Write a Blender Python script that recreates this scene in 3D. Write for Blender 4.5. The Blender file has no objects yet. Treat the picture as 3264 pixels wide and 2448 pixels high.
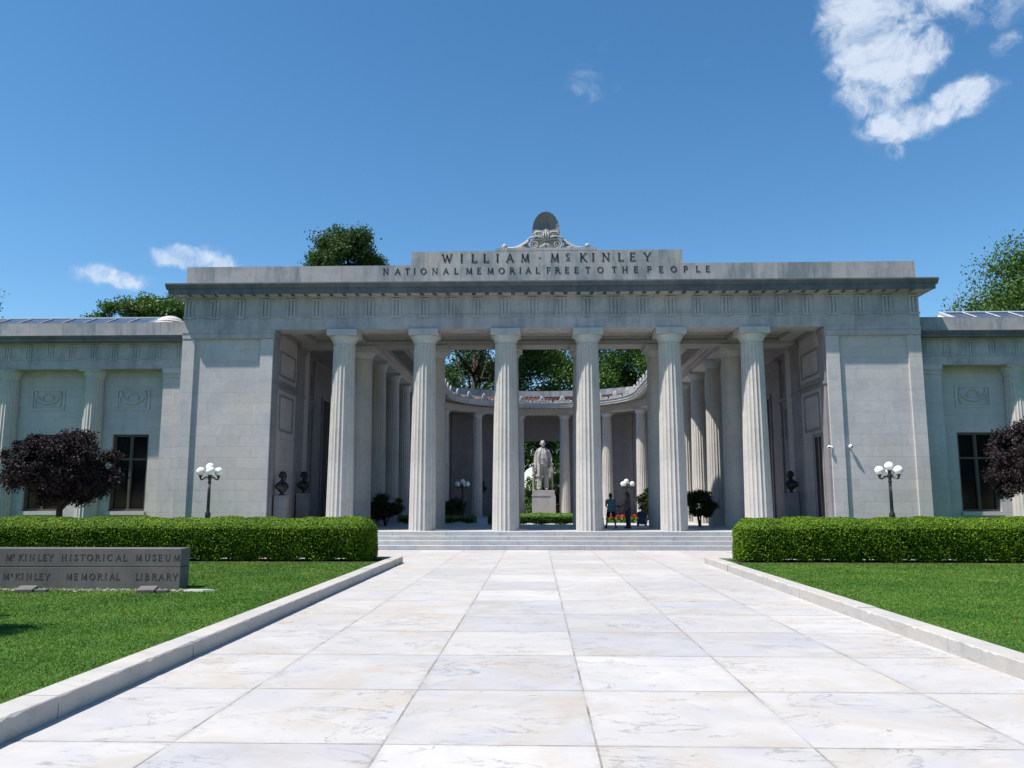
import bpy, bmesh, math, random
import numpy as np
from mathutils import Vector, Matrix, Euler
R=math.radians; PI=math.pi
random.seed(7); RNG=np.random.default_rng(11)
C=bpy.context.scene.collection
X0=.42      # centre line of the memorial
YF=32.25    # axis of the front row of columns
FL=.62      # level of the marble floor

# ------------------------------------------------------------------ mesh collector
class MB:
    def __init__(s): s.v=[]; s.f=[]
    def add(s,vs,fs):
        o=len(s.v); s.v+= [tuple(v) for v in vs]; s.f+= [tuple(i+o for i in f) for f in fs]; return s
    def box(s,x0,x1,y0,y1,z0,z1):
        if x0>x1:x0,x1=x1,x0
        if y0>y1:y0,y1=y1,y0
        return s.add([(x0,y0,z0),(x1,y0,z0),(x1,y1,z0),(x0,y1,z0),(x0,y0,z1),(x1,y0,z1),(x1,y1,z1),(x0,y1,z1)],
          [(0,3,2,1),(4,5,6,7),(0,1,5,4),(1,2,6,5),(2,3,7,6),(3,0,4,7)])
    def obox(s,c,rx,ry,rz,M):
        vs=[]
        for z in(-rz,rz):
            for x,y in((-rx,-ry),(rx,-ry),(rx,ry),(-rx,ry)):
                vs.append(Vector(c)+M@Vector((x,y,z)))
        return s.add(vs,[(0,3,2,1),(4,5,6,7),(0,1,5,4),(1,2,6,5),(2,3,7,6),(3,0,4,7)])
    def rings(s,rings,cap=True,closed=True):
        n=len(rings[0]); vs=[p for r in rings for p in r]; fs=[]
        for i in range(len(rings)-1):
            for j in range(n if closed else n-1):
                k=(j+1)%n; fs.append((i*n+j,i*n+k,(i+1)*n+k,(i+1)*n+j))
        if cap:
            fs.append(tuple(range(n))[::-1]); fs.append(tuple((len(rings)-1)*n+j for j in range(n)))
        return s.add(vs,fs)
    def lathe(s,prof,c=(0,0,0),n=24):
        return s.rings([[(c[0]+r*math.cos(2*PI*j/n),c[1]+r*math.sin(2*PI*j/n),c[2]+z) for j in range(n)] for r,z in prof])
    def tube(s,pts,rad,n=8,sx=1.0):
        pts=[Vector(p) for p in pts]; rs=[]
        if not hasattr(rad,'__len__'): rad=[rad]*len(pts)
        up=Vector((0,0,1)); prev=None
        for i,p in enumerate(pts):
            t=(pts[min(i+1,len(pts)-1)]-pts[max(i-1,0)]).normalized()
            if prev is None:
                a=t.cross(up)
                if a.length<.05: a=t.cross(Vector((0,1,0)))
                a.normalize()
            else:
                a=(prev-t*prev.dot(t)).normalized()
            prev=a; b=t.cross(a).normalized()
            rs.append([p+(a*math.cos(2*PI*j/n)*sx+b*math.sin(2*PI*j/n))*rad[i] for j in range(n)])
        return s.rings(rs)
    def ball(s,c,r,n=14,m=9,sc=(1,1,1)):
        rg=[]
        for i in range(m+1):
            a=-PI/2+PI*i/m; rr=max(math.cos(a),.02)
            rg.append([(c[0]+r*sc[0]*rr*math.cos(2*PI*j/n),c[1]+r*sc[1]*rr*math.sin(2*PI*j/n),c[2]+r*sc[2]*math.sin(a)) for j in range(n)])
        return s.rings(rg)
    def prism(s,poly,y0,y1):   # polygon in x,z pulled along y
        n=len(poly); vs=[(x,y0,z) for x,z in poly]+[(x,y1,z) for x,z in poly]
        fs=[tuple(range(n)),tuple(range(2*n-1,n-1,-1))]+[(i,i+n,(i+1)%n+n,(i+1)%n) for i in range(n)]
        return s.add(vs,fs)
    def xprism(s,poly,x0,x1):  # polygon in y,z pulled along x
        n=len(poly); vs=[(x0,y,z) for y,z in poly]+[(x1,y,z) for y,z in poly]
        fs=[tuple(range(n))[::-1],tuple(range(n,2*n))]+[(i,(i+1)%n,(i+1)%n+n,i+n) for i in range(n)]
        return s.add(vs,fs)
    def build(s,name,m,parent=None,smooth=False,loc=None,bevel=0):
        me=bpy.data.meshes.new(name); me.from_pydata(s.v,[],s.f); me.update()
        bm=bmesh.new(); bm.from_mesh(me); bmesh.ops.recalc_face_normals(bm,faces=bm.faces); bm.to_mesh(me); bm.free()
        me.materials.append(m)
        if smooth: me.polygons.foreach_set('use_smooth',[True]*len(me.polygons))
        o=bpy.data.objects.new(name,me); C.objects.link(o)
        if parent: o.parent=parent
        if loc: o.location=loc
        if bevel:
            b=o.modifiers.new('bevel','BEVEL'); b.width=bevel; b.segments=2; b.limit_method='ANGLE'
        return o
def np_obj(name,V,F,m,parent=None,loc=None,smooth=False):
    V=np.asarray(V,dtype=np.float32).reshape(-1,3); F=np.asarray(F,dtype=np.int32); k=F.shape[1]
    me=bpy.data.meshes.new(name); me.vertices.add(len(V)); me.vertices.foreach_set('co',V.ravel())
    me.loops.add(F.size); me.loops.foreach_set('vertex_index',F.ravel())
    me.polygons.add(len(F)); me.polygons.foreach_set('loop_start',np.arange(0,F.size,k,dtype=np.int32))
    me.update(calc_edges=True)
    if smooth: me.polygons.foreach_set('use_smooth',[True]*len(F))
    me.materials.append(m); o=bpy.data.objects.new(name,me); C.objects.link(o)
    if parent: o.parent=parent
    if loc: o.location=loc
    return o
def tag(o,label=None,cat=None,group=None,kind=None):
    if label:o['label']=label
    if cat:o['category']=cat
    if group:o['group']=group
    if kind:o['kind']=kind
    return o
def thing(name,loc,label,cat,group=None,rz=0):
    o=bpy.data.objects.new(name,None); C.objects.link(o); o.location=loc; o.rotation_euler=(0,0,rz); o.empty_display_size=.3
    return tag(o,label,cat,group)
def copy_tree(o,parent=None,loc=None,rz=None,label=None,scale=None):
    c=o.copy(); C.objects.link(c); c.parent=parent
    if loc is not None:c.location=loc
    if rz is not None:c.rotation_euler=(0,0,rz)
    if scale is not None:c.scale=scale if hasattr(scale,'__len__') else (scale,)*3
    if label:c['label']=label
    for ch in [k for k in C.objects if k.parent==o]: copy_tree(ch,c)
    return c

# ------------------------------------------------------------------ materials
class NT:
    def __init__(s,name):
        s.m=bpy.data.materials.new(name); s.m.use_nodes=True; s.t=s.m.node_tree; s.n=s.t.nodes; s.l=s.t.links
        s.b=s.n['Principled BSDF']; s.tc=s.n.new('ShaderNodeTexCoord')
    def lk(s,a,b): s.l.new(a,b)
    def noise(s,vec,scale,detail=6,rough=.6,dist=0):
        n=s.n.new('ShaderNodeTexNoise'); n.inputs['Scale'].default_value=scale; n.inputs['Detail'].default_value=detail
        n.inputs['Roughness'].default_value=rough; n.inputs['Distortion'].default_value=dist; s.lk(vec,n.inputs['Vector']); return n.outputs['Fac']
    def ramp(s,fac,stops,interp='LINEAR'):
        r=s.n.new('ShaderNodeValToRGB'); e=r.color_ramp.elements; r.color_ramp.interpolation=interp
        while len(e)<len(stops): e.new(.5)
        for k,(p,c) in enumerate(stops):
            e[k].position=p; e[k].color=(c if hasattr(c,'__len__') else (c,c,c))+((1,) if not hasattr(c,'__len__') or len(c)==3 else ())
        s.lk(fac,r.inputs['Fac']); return r.outputs['Color']
    def mix(s,a,b,fac,mode='MIX'):
        m=s.n.new('ShaderNodeMix'); m.data_type='RGBA'; m.blend_type=mode
        for sock,v in((m.inputs[6],a),(m.inputs[7],b),(m.inputs[0],fac)):
            if hasattr(v,'is_linked'): s.lk(v,sock)
            elif hasattr(v,'__len__'): sock.default_value=tuple(v)+(1,)
            else: sock.default_value=v
        return m.outputs[2]
    def math(s,op,a,b=0,clamp=False):
        m=s.n.new('ShaderNodeMath'); m.operation=op; m.use_clamp=clamp
        for k,v in enumerate((a,b)):
            if hasattr(v,'is_linked'): s.lk(v,m.inputs[k])
            else: m.inputs[k].default_value=v
        return m.outputs[0]
    def mapping(s,vec,scale=(1,1,1),rot=(0,0,0),loc=(0,0,0)):
        m=s.n.new('ShaderNodeMapping'); m.inputs['Scale'].default_value=scale; m.inputs['Rotation'].default_value=rot; m.inputs['Location'].default_value=loc
        s.lk(vec,m.inputs['Vector']); return m.outputs['Vector']
    def sep(s,vec):
        m=s.n.new('ShaderNodeSeparateXYZ'); s.lk(vec,m.inputs[0]); return m.outputs
    def comb(s,x,y,z):
        m=s.n.new('ShaderNodeCombineXYZ')
        for k,v in enumerate((x,y,z)):
            if hasattr(v,'is_linked'): s.lk(v,m.inputs[k])
            else: m.inputs[k].default_value=v
        return m.outputs[0]
    def bump(s,h,strength=.3,dist=.02):
        b=s.n.new('ShaderNodeBump'); b.inputs['Strength'].default_value=strength; b.inputs['Distance'].default_value=dist
        s.lk(h,b.inputs['Height']); s.lk(b.outputs['Normal'],s.b.inputs['Normal'])
    def fin(s,col=None,rough=.6,spec=.4,metal=0):
        if col is not None:
            if hasattr(col,'is_linked'): s.lk(col,s.b.inputs['Base Color'])
            else: s.b.inputs['Base Color'].default_value=tuple(col)+(1,)
        s.b.inputs['Roughness'].default_value=rough; s.b.inputs['Specular IOR Level'].default_value=spec; s.b.inputs['Metallic'].default_value=metal
        return s.m
def simple(name,col,rough=.6,spec=.4,metal=0,var=.12,scale=6):
    t=NT(name); f=t.noise(t.tc.outputs['Object'],scale)
    c=t.ramp(f,[(.3,tuple(x*(1-var) for x in col)),(.7,tuple(min(1,x*(1+var)) for x in col))])
    t.bump(f,.15,.01)
    return t.fin(c,rough,spec,metal)

def marble(name,c1=(.50,.50,.49),c2=(.42,.43,.44),bw=1.15,bh=.43,mortar=.011,vein=.2,stain=.10,staincol=(.16,.17,.19),joints=True,jd=.78):
    t=NT(name); P=t.tc.outputs['Object']; x,y,z=t.sep(P)
    # broad clouding and thin veins
    warp=t.mapping(P,(1,1,1.0),(.5,.3,.6))
    n1=t.noise(warp,.8,8,.62,1.2); n2=t.noise(t.mapping(P,(.8,.8,1.3),(.35,.8,0)),.8,7,.6,2.2)
    base=t.mix(c1,c2,t.ramp(n1,[(.32,0.0),(.68,1.0)]))
    veins=t.ramp(n2,[(.475,0.0),(.5,1.0),(.525,0.0)])
    base=t.mix(base,tuple(k*.55 for k in c2),t.math('MULTIPLY',veins,vein))
    warm=t.ramp(t.noise(P,.45,4,.5),[(.45,0.0),(.75,1.0)])
    base=t.mix(base,tuple(a*b for a,b in zip(c1,(1.0,.94,.85))),t.math('MULTIPLY',warm,.55))
    hgt=t.noise(P,14,6,.7)
    if joints:
        nx=t.n.new('ShaderNodeTexBrick'); nx.offset=.5; nx.inputs['Scale'].default_value=1
        nx.inputs['Brick Width'].default_value=bw; nx.inputs['Row Height'].default_value=bh; nx.inputs['Mortar Size'].default_value=mortar
        nx.inputs['Mortar Smooth'].default_value=.2; nx.inputs['Color1'].default_value=(.91,.91,.925,1); nx.inputs['Color2'].default_value=(1.04,1.03,1.005,1); nx.inputs['Mortar'].default_value=(jd,jd,jd,1)
        nx.offset_frequency=2; nx.squash=.78; nx.squash_frequency=3
        t.lk(t.comb(t.math('ADD',x,t.math('MULTIPLY',y,1.0)),z,0),nx.inputs['Vector'])
        base=t.mix(base,nx.outputs['Color'],.8,'MULTIPLY')
        hh=t.math('ADD',t.math('MULTIPLY',nx.outputs['Fac'],-1.0),t.math('MULTIPLY',hgt,.35))
        t.bump(hh,.35,.012)
    else: t.bump(hgt,.22,.01)
    if stain:
        s1=t.noise(t.mapping(P,(2.6,2.6,.45)),1.1,8,.65); s2=t.noise(P,.55,5,.6)
        sf=t.math('MULTIPLY',t.ramp(t.math('ADD',t.math('MULTIPLY',s1,.55),t.math('MULTIPLY',s2,.45)),[(.47,0.0),(.60,1.0)]),stain)
        base=t.mix(base,staincol,sf)
    grime=t.ramp(t.noise(P,4,8,.75),[(.55,0.0),(.78,.35)])
    base=t.mix(base,tuple(k*.5 for k in c2),grime)
    return t.fin(base,.62,.3)

M={}
M['ashlar']=marble('marble_ashlar',(.52,.487,.48),(.445,.422,.438))
M['plain']=marble('marble_plain',(.51,.48,.47),(.43,.41,.42),joints=False)
M['trim']=marble('marble_trim',(.455,.432,.44),(.345,.335,.36),bw=2.1,bh=4.0,stain=.5)
M['column']=marble('marble_column',(.52,.485,.445),(.43,.415,.41),joints=False,vein=.3,stain=.3,staincol=(.27,.25,.23))
M['cap']=marble('marble_capital',(.50,.50,.49),(.40,.41,.43),joints=False,stain=.25)
M['parapet']=marble('marble_parapet',(.40,.38,.38),(.31,.30,.31),bw=1.75,bh=9.0,stain=1.0,staincol=(.17,.195,.21),jd=.5)
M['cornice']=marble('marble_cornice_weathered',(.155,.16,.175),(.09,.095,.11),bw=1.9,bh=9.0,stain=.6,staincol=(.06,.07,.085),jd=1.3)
M['crest']=marble('marble_crest',(.43,.415,.395),(.30,.295,.29),joints=False,stain=.35)
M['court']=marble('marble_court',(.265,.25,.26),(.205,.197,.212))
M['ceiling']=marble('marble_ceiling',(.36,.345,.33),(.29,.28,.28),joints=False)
M['statue']=marble('statue_marble',(.37,.35,.33),(.29,.28,.275),joints=False,vein=.08)
M['letter']=simple('letter_grime_shade',(.022,.022,.025),.9,.1)  # grime and the shade inside cut strokes, both put into one dark colour
M['signstone']=marble('sign_granite',(.165,.146,.142),(.115,.104,.102),joints=False,vein=.05,stain=.6,staincol=(.08,.078,.078))
M['signletter']=simple('sign_letter',(.062,.056,.055),.95,.1)  # flat colour carries the dirt and painted shade of the incised strokes
M['groove']=simple('sign_groove',(.02,.02,.02),.95,.1)
M['bronze']=simple('bronze_dark',(.022,.02,.019),.38,.5,.3)
M['iron']=simple('black_iron',(.012,.012,.013),.4,.5)
M['frame']=simple('bronze_window_frame',(.075,.062,.05),.5,.4)
M['door']=simple('dark_door',(.018,.016,.016),.5,.3)
M['redbrick']=marble('red_brick',(.30,.075,.055),(.22,.06,.05),bw=.24,bh=.08,mortar=.008,vein=.05,jd=1.5)
M['slate']=simple('dark_slate',(.05,.05,.055),.7,.3)
M['white']=simple('white_paint',(.72,.73,.74),.5,.4)
M['metal']=simple('pale_metal',(.55,.58,.62),.35,.5,.5)
M['bark']=simple('bark',(.055,.045,.038),.9,.2,var=.4,scale=9)
M['soil']=simple('dark_soil',(.04,.032,.025),.95,.1,var=.3,scale=20)
def glassm():
    t=NT('dark_window_glass'); t.bump(t.noise(t.tc.outputs['Object'],1.2,2),.03,.05); return t.fin((.004,.005,.007),.08,.22)
M['glass']=glassm()
def solar():
    t=NT('roof_glazing'); return t.fin((.035,.05,.085),.18,.5)
M['solar']=solar()
def globe():
    t=NT('opal_globe'); n=t.noise(t.tc.outputs['Object'],3,3); c=t.ramp(n,[(.3,(.80,.80,.78)),(.7,(.82,.82,.80))])
    t.b.inputs['Subsurface Weight'].default_value=.35; t.b.inputs['Subsurface Radius'].default_value=(.1,.1,.1); t.b.inputs['Subsurface Scale'].default_value=.3
    return t.fin(c,.25,.5)
M['globe']=globe()
def tiles():
    t=NT('terracotta_tiles'); P=t.tc.outputs['Object']; n=t.noise(P,3,6,.7); c=t.ramp(n,[(.3,(.045,.025,.024)),(.55,(.085,.042,.036)),(.75,(.15,.075,.06))]); t.bump(n,.3,.02); return t.fin(c,.75,.25)
M['tile']=tiles()
def leaf(name,cols,rough=.5,spec=.35,trans=.25,nscale=.6,rnd=.6):
    t=NT(name); g=t.n.new('ShaderNodeNewGeometry'); big=t.noise(t.tc.outputs['Object'],nscale,3,.6)
    f=t.math('ADD',t.math('MULTIPLY',g.outputs['Random Per Island'],rnd),t.math('MULTIPLY',big,1.1-rnd))
    c=t.ramp(f if rnd>.5 else t.math('ADD',t.math('MULTIPLY',f,2.2),-.62,True),[(.15,cols[0]),(.5,cols[1]),(.9,cols[2])]); t.fin(c,rough,spec)
    if trans:
        tr=t.n.new('ShaderNodeBsdfTranslucent'); t.lk(t.mix(c,(1.0,1.0,.35),1.0,'MULTIPLY'),tr.inputs['Color'])
        mx=t.n.new('ShaderNodeMixShader'); mx.inputs[0].default_value=trans; t.lk(t.b.outputs[0],mx.inputs[1]); t.lk(tr.outputs[0],mx.inputs[2])
        t.lk(mx.outputs[0],t.n['Material Output'].inputs['Surface'])
    return t.m
M['leaf']=leaf('tree_leaves',((.018,.04,.014),(.04,.085,.025),(.085,.15,.04)),.55,.3)
M['leafb']=leaf('tree_leaves_bright',((.025,.055,.015),(.055,.12,.025),(.11,.20,.04)),.55,.3)
M['plum']=leaf('plum_leaves',((.010,.006,.007),(.019,.011,.013),(.036,.022,.025)),.68,.25,.05,2)
M['hedge']=leaf('hedge_leaves',((.024,.062,.006),(.078,.155,.009),(.21,.32,.018)),.6,.15,.10,1.2)
M['hedgecore']=simple('hedge_twigs',(.010,.018,.006),.95,.05,var=.4,scale=15)
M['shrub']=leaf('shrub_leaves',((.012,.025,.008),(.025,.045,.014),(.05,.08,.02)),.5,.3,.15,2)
M['box']=leaf('box_leaves',((.05,.12,.02),(.10,.21,.03),(.16,.30,.05)),.5,.3,.2,2)
M['blade']=leaf('grass_blades',((.040,.098,.012),(.078,.148,.020),(.145,.215,.040)),.6,.2,.2,.7,.28)
M['red']=leaf('red_petals',((.25,.015,.012),(.38,.03,.02),(.5,.06,.035)),.6,.2,.2,3)
def lawn():
    t=NT('lawn_turf'); P=t.tc.outputs['Object']
    n=t.noise(P,30,6,.8); m=t.noise(P,.55,4,.6)
    c=t.mix(t.ramp(n,[(.3,(.02,.07,.008)),(.7,(.05,.14,.018))]),(.07,.16,.02),t.ramp(m,[(.42,0.0),(.7,.7)]))
    dry=t.ramp(t.noise(P,1.7,5,.6),[(.69,0.0),(.76,.5)]); c=t.mix(c,(.12,.085,.035),dry)
    t.bump(n,.6,.03); return t.fin(c,.9,.1)
M['lawn']=lawn()
def paving():
    t=NT('marble_paving'); P=t.tc.outputs['Object']
    W,L=1.53,1.72
    q=t.mapping(P,(1,1,1),(0,0,0),(-.0,-.97,0)); x,y,z=t.sep(q)
    ix=t.math('FLOOR',t.math('DIVIDE',x,W)); iy=t.math('FLOOR',t.math('DIVIDE',y,L))
    wn=t.n.new('ShaderNodeTexWhiteNoise'); wn.noise_dimensions='2D'; t.lk(t.comb(ix,iy,0),wn.inputs['Vector'])
    off=t.n.new('ShaderNodeVectorMath'); off.operation='MULTIPLY_ADD'; t.lk(wn.outputs['Color'],off.inputs[0]); off.inputs[1].default_value=(17,23,11); t.lk(P,off.inputs[2]); O=off.outputs[0]
    # streaky figure along x, shifted from slab to slab
    a=t.noise(t.mapping(O,(.75,1.0,1),(0,0,R(20))),1.3,8,.6,1.0)
    b=t.noise(t.mapping(O,(.6,1.15,1),(0,0,R(-17))),1.05,10,.66,1.6)
    c=t.mix((.475,.455,.44),(.40,.395,.405),t.ramp(a,[(.36,0.0),(.66,1.0)]))
    warm=t.ramp(t.noise(t.mapping(O,(.8,.9,1)),.95,6,.6,.8),[(.5,0.0),(.70,1.0)])
    c=t.mix(c,(.41,.355,.29),t.math('MULTIPLY',warm,.72))
    v=t.ramp(b,[(.488,0.0),(.5,1.0),(.512,0.0)]); msk=t.ramp(t.noise(O,1.1,4,.6),[(.45,0.0),(.58,1.0)])
    vv=t.math('MULTIPLY',v,msk); c=t.mix(c,(.15,.145,.15),t.math('MULTIPLY',vv,.6))
    fine=t.ramp(t.noise(t.mapping(O,(1.2,2.2,1),(0,0,R(9))),6.5,8,.75,.6),[(.60,0.0),(.68,1.0)]); c=t.mix(c,(.28,.265,.25),t.math('MULTIPLY',fine,.45))
    tone=t.ramp(wn.outputs['Value'],[(0.0,(.86,.865,.89)),(.35,(1.0,.985,.96)),(.7,(.93,.925,.92)),(1.0,(1.08,1.07,1.05))]); c=t.mix(c,tone,1.0,'MULTIPLY')
    # scaled-off chips and pits
    ch=t.noise(t.mapping(P,(1.6,2.8,1),(0,0,R(3))),2.6,10,.78,.8); chips=t.ramp(ch,[(.625,0.0),(.65,1.0)])
    c=t.mix(c,(.22,.21,.20),t.math('MULTIPLY',chips,.8))
    vo=t.n.new('ShaderNodeTexVoronoi'); vo.inputs['Scale'].default_value=3.3; t.lk(P,vo.inputs['Vector'])
    dirt=t.ramp(vo.outputs['Distance'],[(.022,1.0),(.045,0.0)]); c=t.mix(c,(.08,.075,.065),t.math('MULTIPLY',dirt,.8))
    # joints
    jn=t.math('MULTIPLY',t.math('SUBTRACT',t.noise(P,5,6,.7),.5),.022)
    fx=t.math('ABSOLUTE',t.math('SUBTRACT',t.math('FRACT',t.math('ADD',t.math('DIVIDE',x,W),.5)),.5)); fx=t.math('MULTIPLY',fx,W)
    fy=t.math('ABSOLUTE',t.math('SUBTRACT',t.math('FRACT',t.math('ADD',t.math('DIVIDE',y,L),.5)),.5)); fy=t.math('MULTIPLY',fy,L)
    jx=t.math('LESS_THAN',t.math('ADD',fx,jn),.0085); jy=t.math('LESS_THAN',t.math('ADD',fy,t.math('MULTIPLY',jn,1.3)),.011)
    kx=t.ramp(t.noise(P,1.1,6,.7),[(.40,.12),(.58,.95)]); ky=t.ramp(t.noise(t.mapping(P,(1,1,1),(0,0,0),(9,4,0)),1.3,6,.7),[(.36,.2),(.56,.85)])
    jf=t.math('MAXIMUM',t.math('MULTIPLY',jx,kx),t.math('MULTIPLY',jy,ky))
    c=t.mix(c,(.16,.145,.12),jf)
    near=t.math('MINIMUM',fx,fy); edge=t.ramp(near,[(.0,.5),(.07,0.0)]); c=t.mix(c,(.30,.285,.26),t.math('MULTIPLY',edge,t.ramp(t.noise(P,2.3,5,.7),[(.45,0.0),(.6,1.0)])))
    h=t.math('SUBTRACT',t.math('MULTIPLY',ch,.5),t.math('ADD',jf,t.math('MULTIPLY',chips,.35)))
    h=t.math('SUBTRACT',h,t.math('MULTIPLY',vv,.3))
    t.bump(h,.5,.012); return t.fin(c,.55,.3)
M['paving']=paving()
M['kerb']=marble('marble_kerb',(.46,.435,.40),(.375,.36,.345),bw=30,bh=30,joints=False,vein=.3)
M['step']=marble('marble_step',(.46,.46,.46),(.37,.38,.39),bw=2.6,bh=9,vein=.4,jd=.45)
M['floor']=marble('marble_floor',(.48,.48,.47),(.4,.41,.42),bw=1.53,bh=9,vein=.3)
M['skin']=simple('skin',(.35,.2,.14),.6,.3)
M['skind']=simple('skin_brown',(.16,.09,.06),.6,.3)
M['hair']=simple('dark_hair',(.02,.015,.012),.6,.3)
M['teal']=simple('teal_cotton',(.05,.16,.18),.9,.1)
M['black']=simple('black_cotton',(.012,.013,.018),.9,.1)
M['navy']=simple('navy_cotton',(.04,.05,.075),.9,.1)
M['grayc']=simple('grey_cotton',(.09,.085,.10),.9,.1)
M['denim']=simple('pale_denim',(.13,.17,.22),.9,.1)
M['pebble']=leaf('pebbles',((.06,.055,.04),(.16,.145,.115),(.34,.31,.26)),.8,.2,0,5)
M['shell']=marble('marble_shell_stained',(.20,.215,.235),(.13,.145,.165),joints=False,stain=.4,staincol=(.1,.1,.11))
SKY_AIR,SKY_DUST,SKY_OZ,SKY_STR,SUN_E,EXPO=1.0,.1,3.0,.10,5.0,.6; SAT=1.22; CLOUD=(4.9,5.5,6.4,1)
# ------------------------------------------------------------------ letters (strokes: thick / thin, with serifs)
def arc(cx,cy,rx,ry,a0,a1,n=12): return [(cx+rx*math.cos(R(a0+(a1-a0)*i/n)),cy+ry*math.sin(R(a0+(a1-a0)*i/n))) for i in range(n+1)]
T_,N_,H_=.125,.06,.10
GL={ # width, strokes[(points,width)], serifs[(x,y)]
'I':(.16,[([(0,0),(0,1)],T_)],[(0,0),(0,1)]),
'L':(.55,[([(-.22,0),(-.22,1)],T_),([(-.22,.03),(.28,.03)],N_),([(.27,0),(.27,.2)],.05)],[(-.22,0),(-.22,1)]),
'W':(1.15,[([(-.52,1),(-.25,0)],T_),([(-.25,0),(0,.95)],N_),([(0,.95),(.25,0)],T_),([(.25,0),(.52,1)],N_)],[(-.52,1),(.52,1)]),
'A':(.85,[([(-.38,0),(0,1)],N_),([(0,1),(.38,0)],T_),([(-.24,.36),(.24,.36)],.05)],[(-.38,0),(.38,0)]),
'M':(.95,[([(-.38,0),(-.33,1)],N_),([(-.33,1),(0,.05)],T_),([(0,.05),(.33,1)],N_),([(.33,1),(.38,0)],T_)],[(-.38,0),(.38,0)]),
'K':(.75,[([(-.28,0),(-.28,1)],T_),([(-.25,.42),(.27,1)],N_),([(-.12,.55),(.33,0)],T_)],[(-.28,0),(-.28,1),(.3,1),(.34,0)]),
'N':(.8,[([(-.32,0),(-.32,1)],N_),([(-.32,1),(.32,0)],T_),([(.32,0),(.32,1)],N_)],[(-.32,0),(-.32,1),(.32,1)]),
'E':(.55,[([(-.22,0),(-.22,1)],T_),([(-.22,.97),(.25,.97)],N_),([(-.22,.52),(.17,.52)],.05),([(-.22,.03),(.27,.03)],N_),([(.25,1),(.25,.83)],.05),([(.27,0),(.27,.18)],.05),([(.17,.44),(.17,.6)],.04)],[(-.22,0),(-.22,1)]),
'F':(.52,[([(-.2,0),(-.2,1)],T_),([(-.2,.97),(.26,.97)],N_),([(-.2,.52),(.18,.52)],.05),([(.26,1),(.26,.82)],.05),([(.18,.44),(.18,.6)],.04)],[(-.2,0),(-.2,1)]),
'Y':(.8,[([(0,0),(0,.45)],T_),([(0,.42),(-.36,1)],T_),([(0,.42),(.36,1)],N_)],[(0,0),(-.36,1),(.36,1)]),
'T':(.75,[([(0,0),(0,1)],T_),([(-.36,.97),(.36,.97)],N_),([(-.36,1),(-.36,.82)],.05),([(.36,1),(.36,.82)],.05)],[(0,0)]),
'H':(.8,[([(-.3,0),(-.3,1)],T_),([(.3,0),(.3,1)],T_),([(-.3,.52),(.3,.52)],.05)],[(-.3,0),(-.3,1),(.3,0),(.3,1)]),
'O':(.95,[(arc(0,.5,.42,.46,40,140),.07),(arc(0,.5,.42,.46,140,220),T_),(arc(0,.5,.42,.46,220,320),.07),(arc(0,.5,.42,.46,-40,40),T_)],[]),
'C':(.85,[(arc(.05,.5,.42,.46,50,140),.07),(arc(.05,.5,.42,.46,140,230),T_),(arc(.05,.5,.42,.46,230,315),.07),([(.33,.72),(.33,.95)],.05)],[]),
'P':(.6,[([(-.25,0),(-.25,1)],T_),([(-.25,.97),(-.02,.97)]+arc(-.02,.72,.27,.25,90,-90)+[(-.25,.47)],.08)],[(-.25,0),(-.25,1)]),
'R':(.72,[([(-.28,0),(-.28,1)],T_),([(-.28,.97),(-.05,.97)]+arc(-.05,.73,.26,.24,90,-90)+[(-.28,.49)],.08),([(-.06,.49),(.34,0)],T_)],[(-.28,0),(-.28,1),(.36,0)]),
'B':(.62,[([(-.25,0),(-.25,1)],T_),([(-.25,.97),(-.03,.97)]+arc(-.03,.75,.21,.22,90,-90)+[(-.25,.53)],.08),([(-.25,.53),(0,.53)]+arc(0,.28,.25,.25,90,-90)+[(-.25,.03)],.08)],[(-.25,0),(-.25,1)]),
'S':(.55,[([(.2,.83)]+arc(-.0,.74,.2,.22,45,180,8)+[(-.13,.58),(.1,.46)]+arc(.02,.27,.22,.24,35,-150,10),.1),([(.2,.72),(.2,.95)],.05),([(-.22,.05),(-.22,.28)],.05)],[]),
'U':(.78,[([(-.3,1),(-.3,.33)]+arc(0,.33,.3,.3,180,270,6),T_),(arc(0,.33,.3,.3,270,360,6)+[(.3,1)],N_)],[(-.3,1),(.3,1)]),
'c':(.6,[(arc(.03,.55,.3,.42,50,140),.1),(arc(.03,.55,.3,.42,140,230),.15),(arc(.03,.55,.3,.42,230,315),.1)],[]),
'_':(.5,[([(-.3,0),(.3,0)],.11)],[]),
'.':(.2,[([(-.07,0),(.07,0)],.14)],[])}
def glyph(mb,ch,cx,z0,h,y0,y1,bold=1.0,wide=1.0):
    w,st,ser=GL[ch]
    def quad(a,b,wd):
        d=Vector((b[0]-a[0],b[1]-a[1]))
        if d.length<1e-6:return
        n=Vector((-d.y,d.x)).normalized()*wd/2
        poly=[(a[0]+n.x,a[1]+n.y),(a[0]-n.x,a[1]-n.y),(b[0]-n.x,b[1]-n.y),(b[0]+n.x,b[1]+n.y)]
        quad.k+=1; dy=.0006*(quad.k%5)
        mb.prism([(cx+p[0]*h*wide,z0+p[1]*h) for p in poly],y0-dy,y1)
    quad.k=0
    for pts,wd in st:
        for a,b in zip(pts[:-1],pts[1:]):
            e=(Vector(b)-Vector(a)); 
            if e.length>0 and len(pts)>2: b=(b[0]+e.x*.08,b[1]+e.y*.08)
            quad(a,b,wd*bold)
    for x,y in ser: quad((x-.13,y+(.02 if y<.5 else -.02)),(x+.13,y+(.02 if y<.5 else -.02)),.045*bold)

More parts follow.
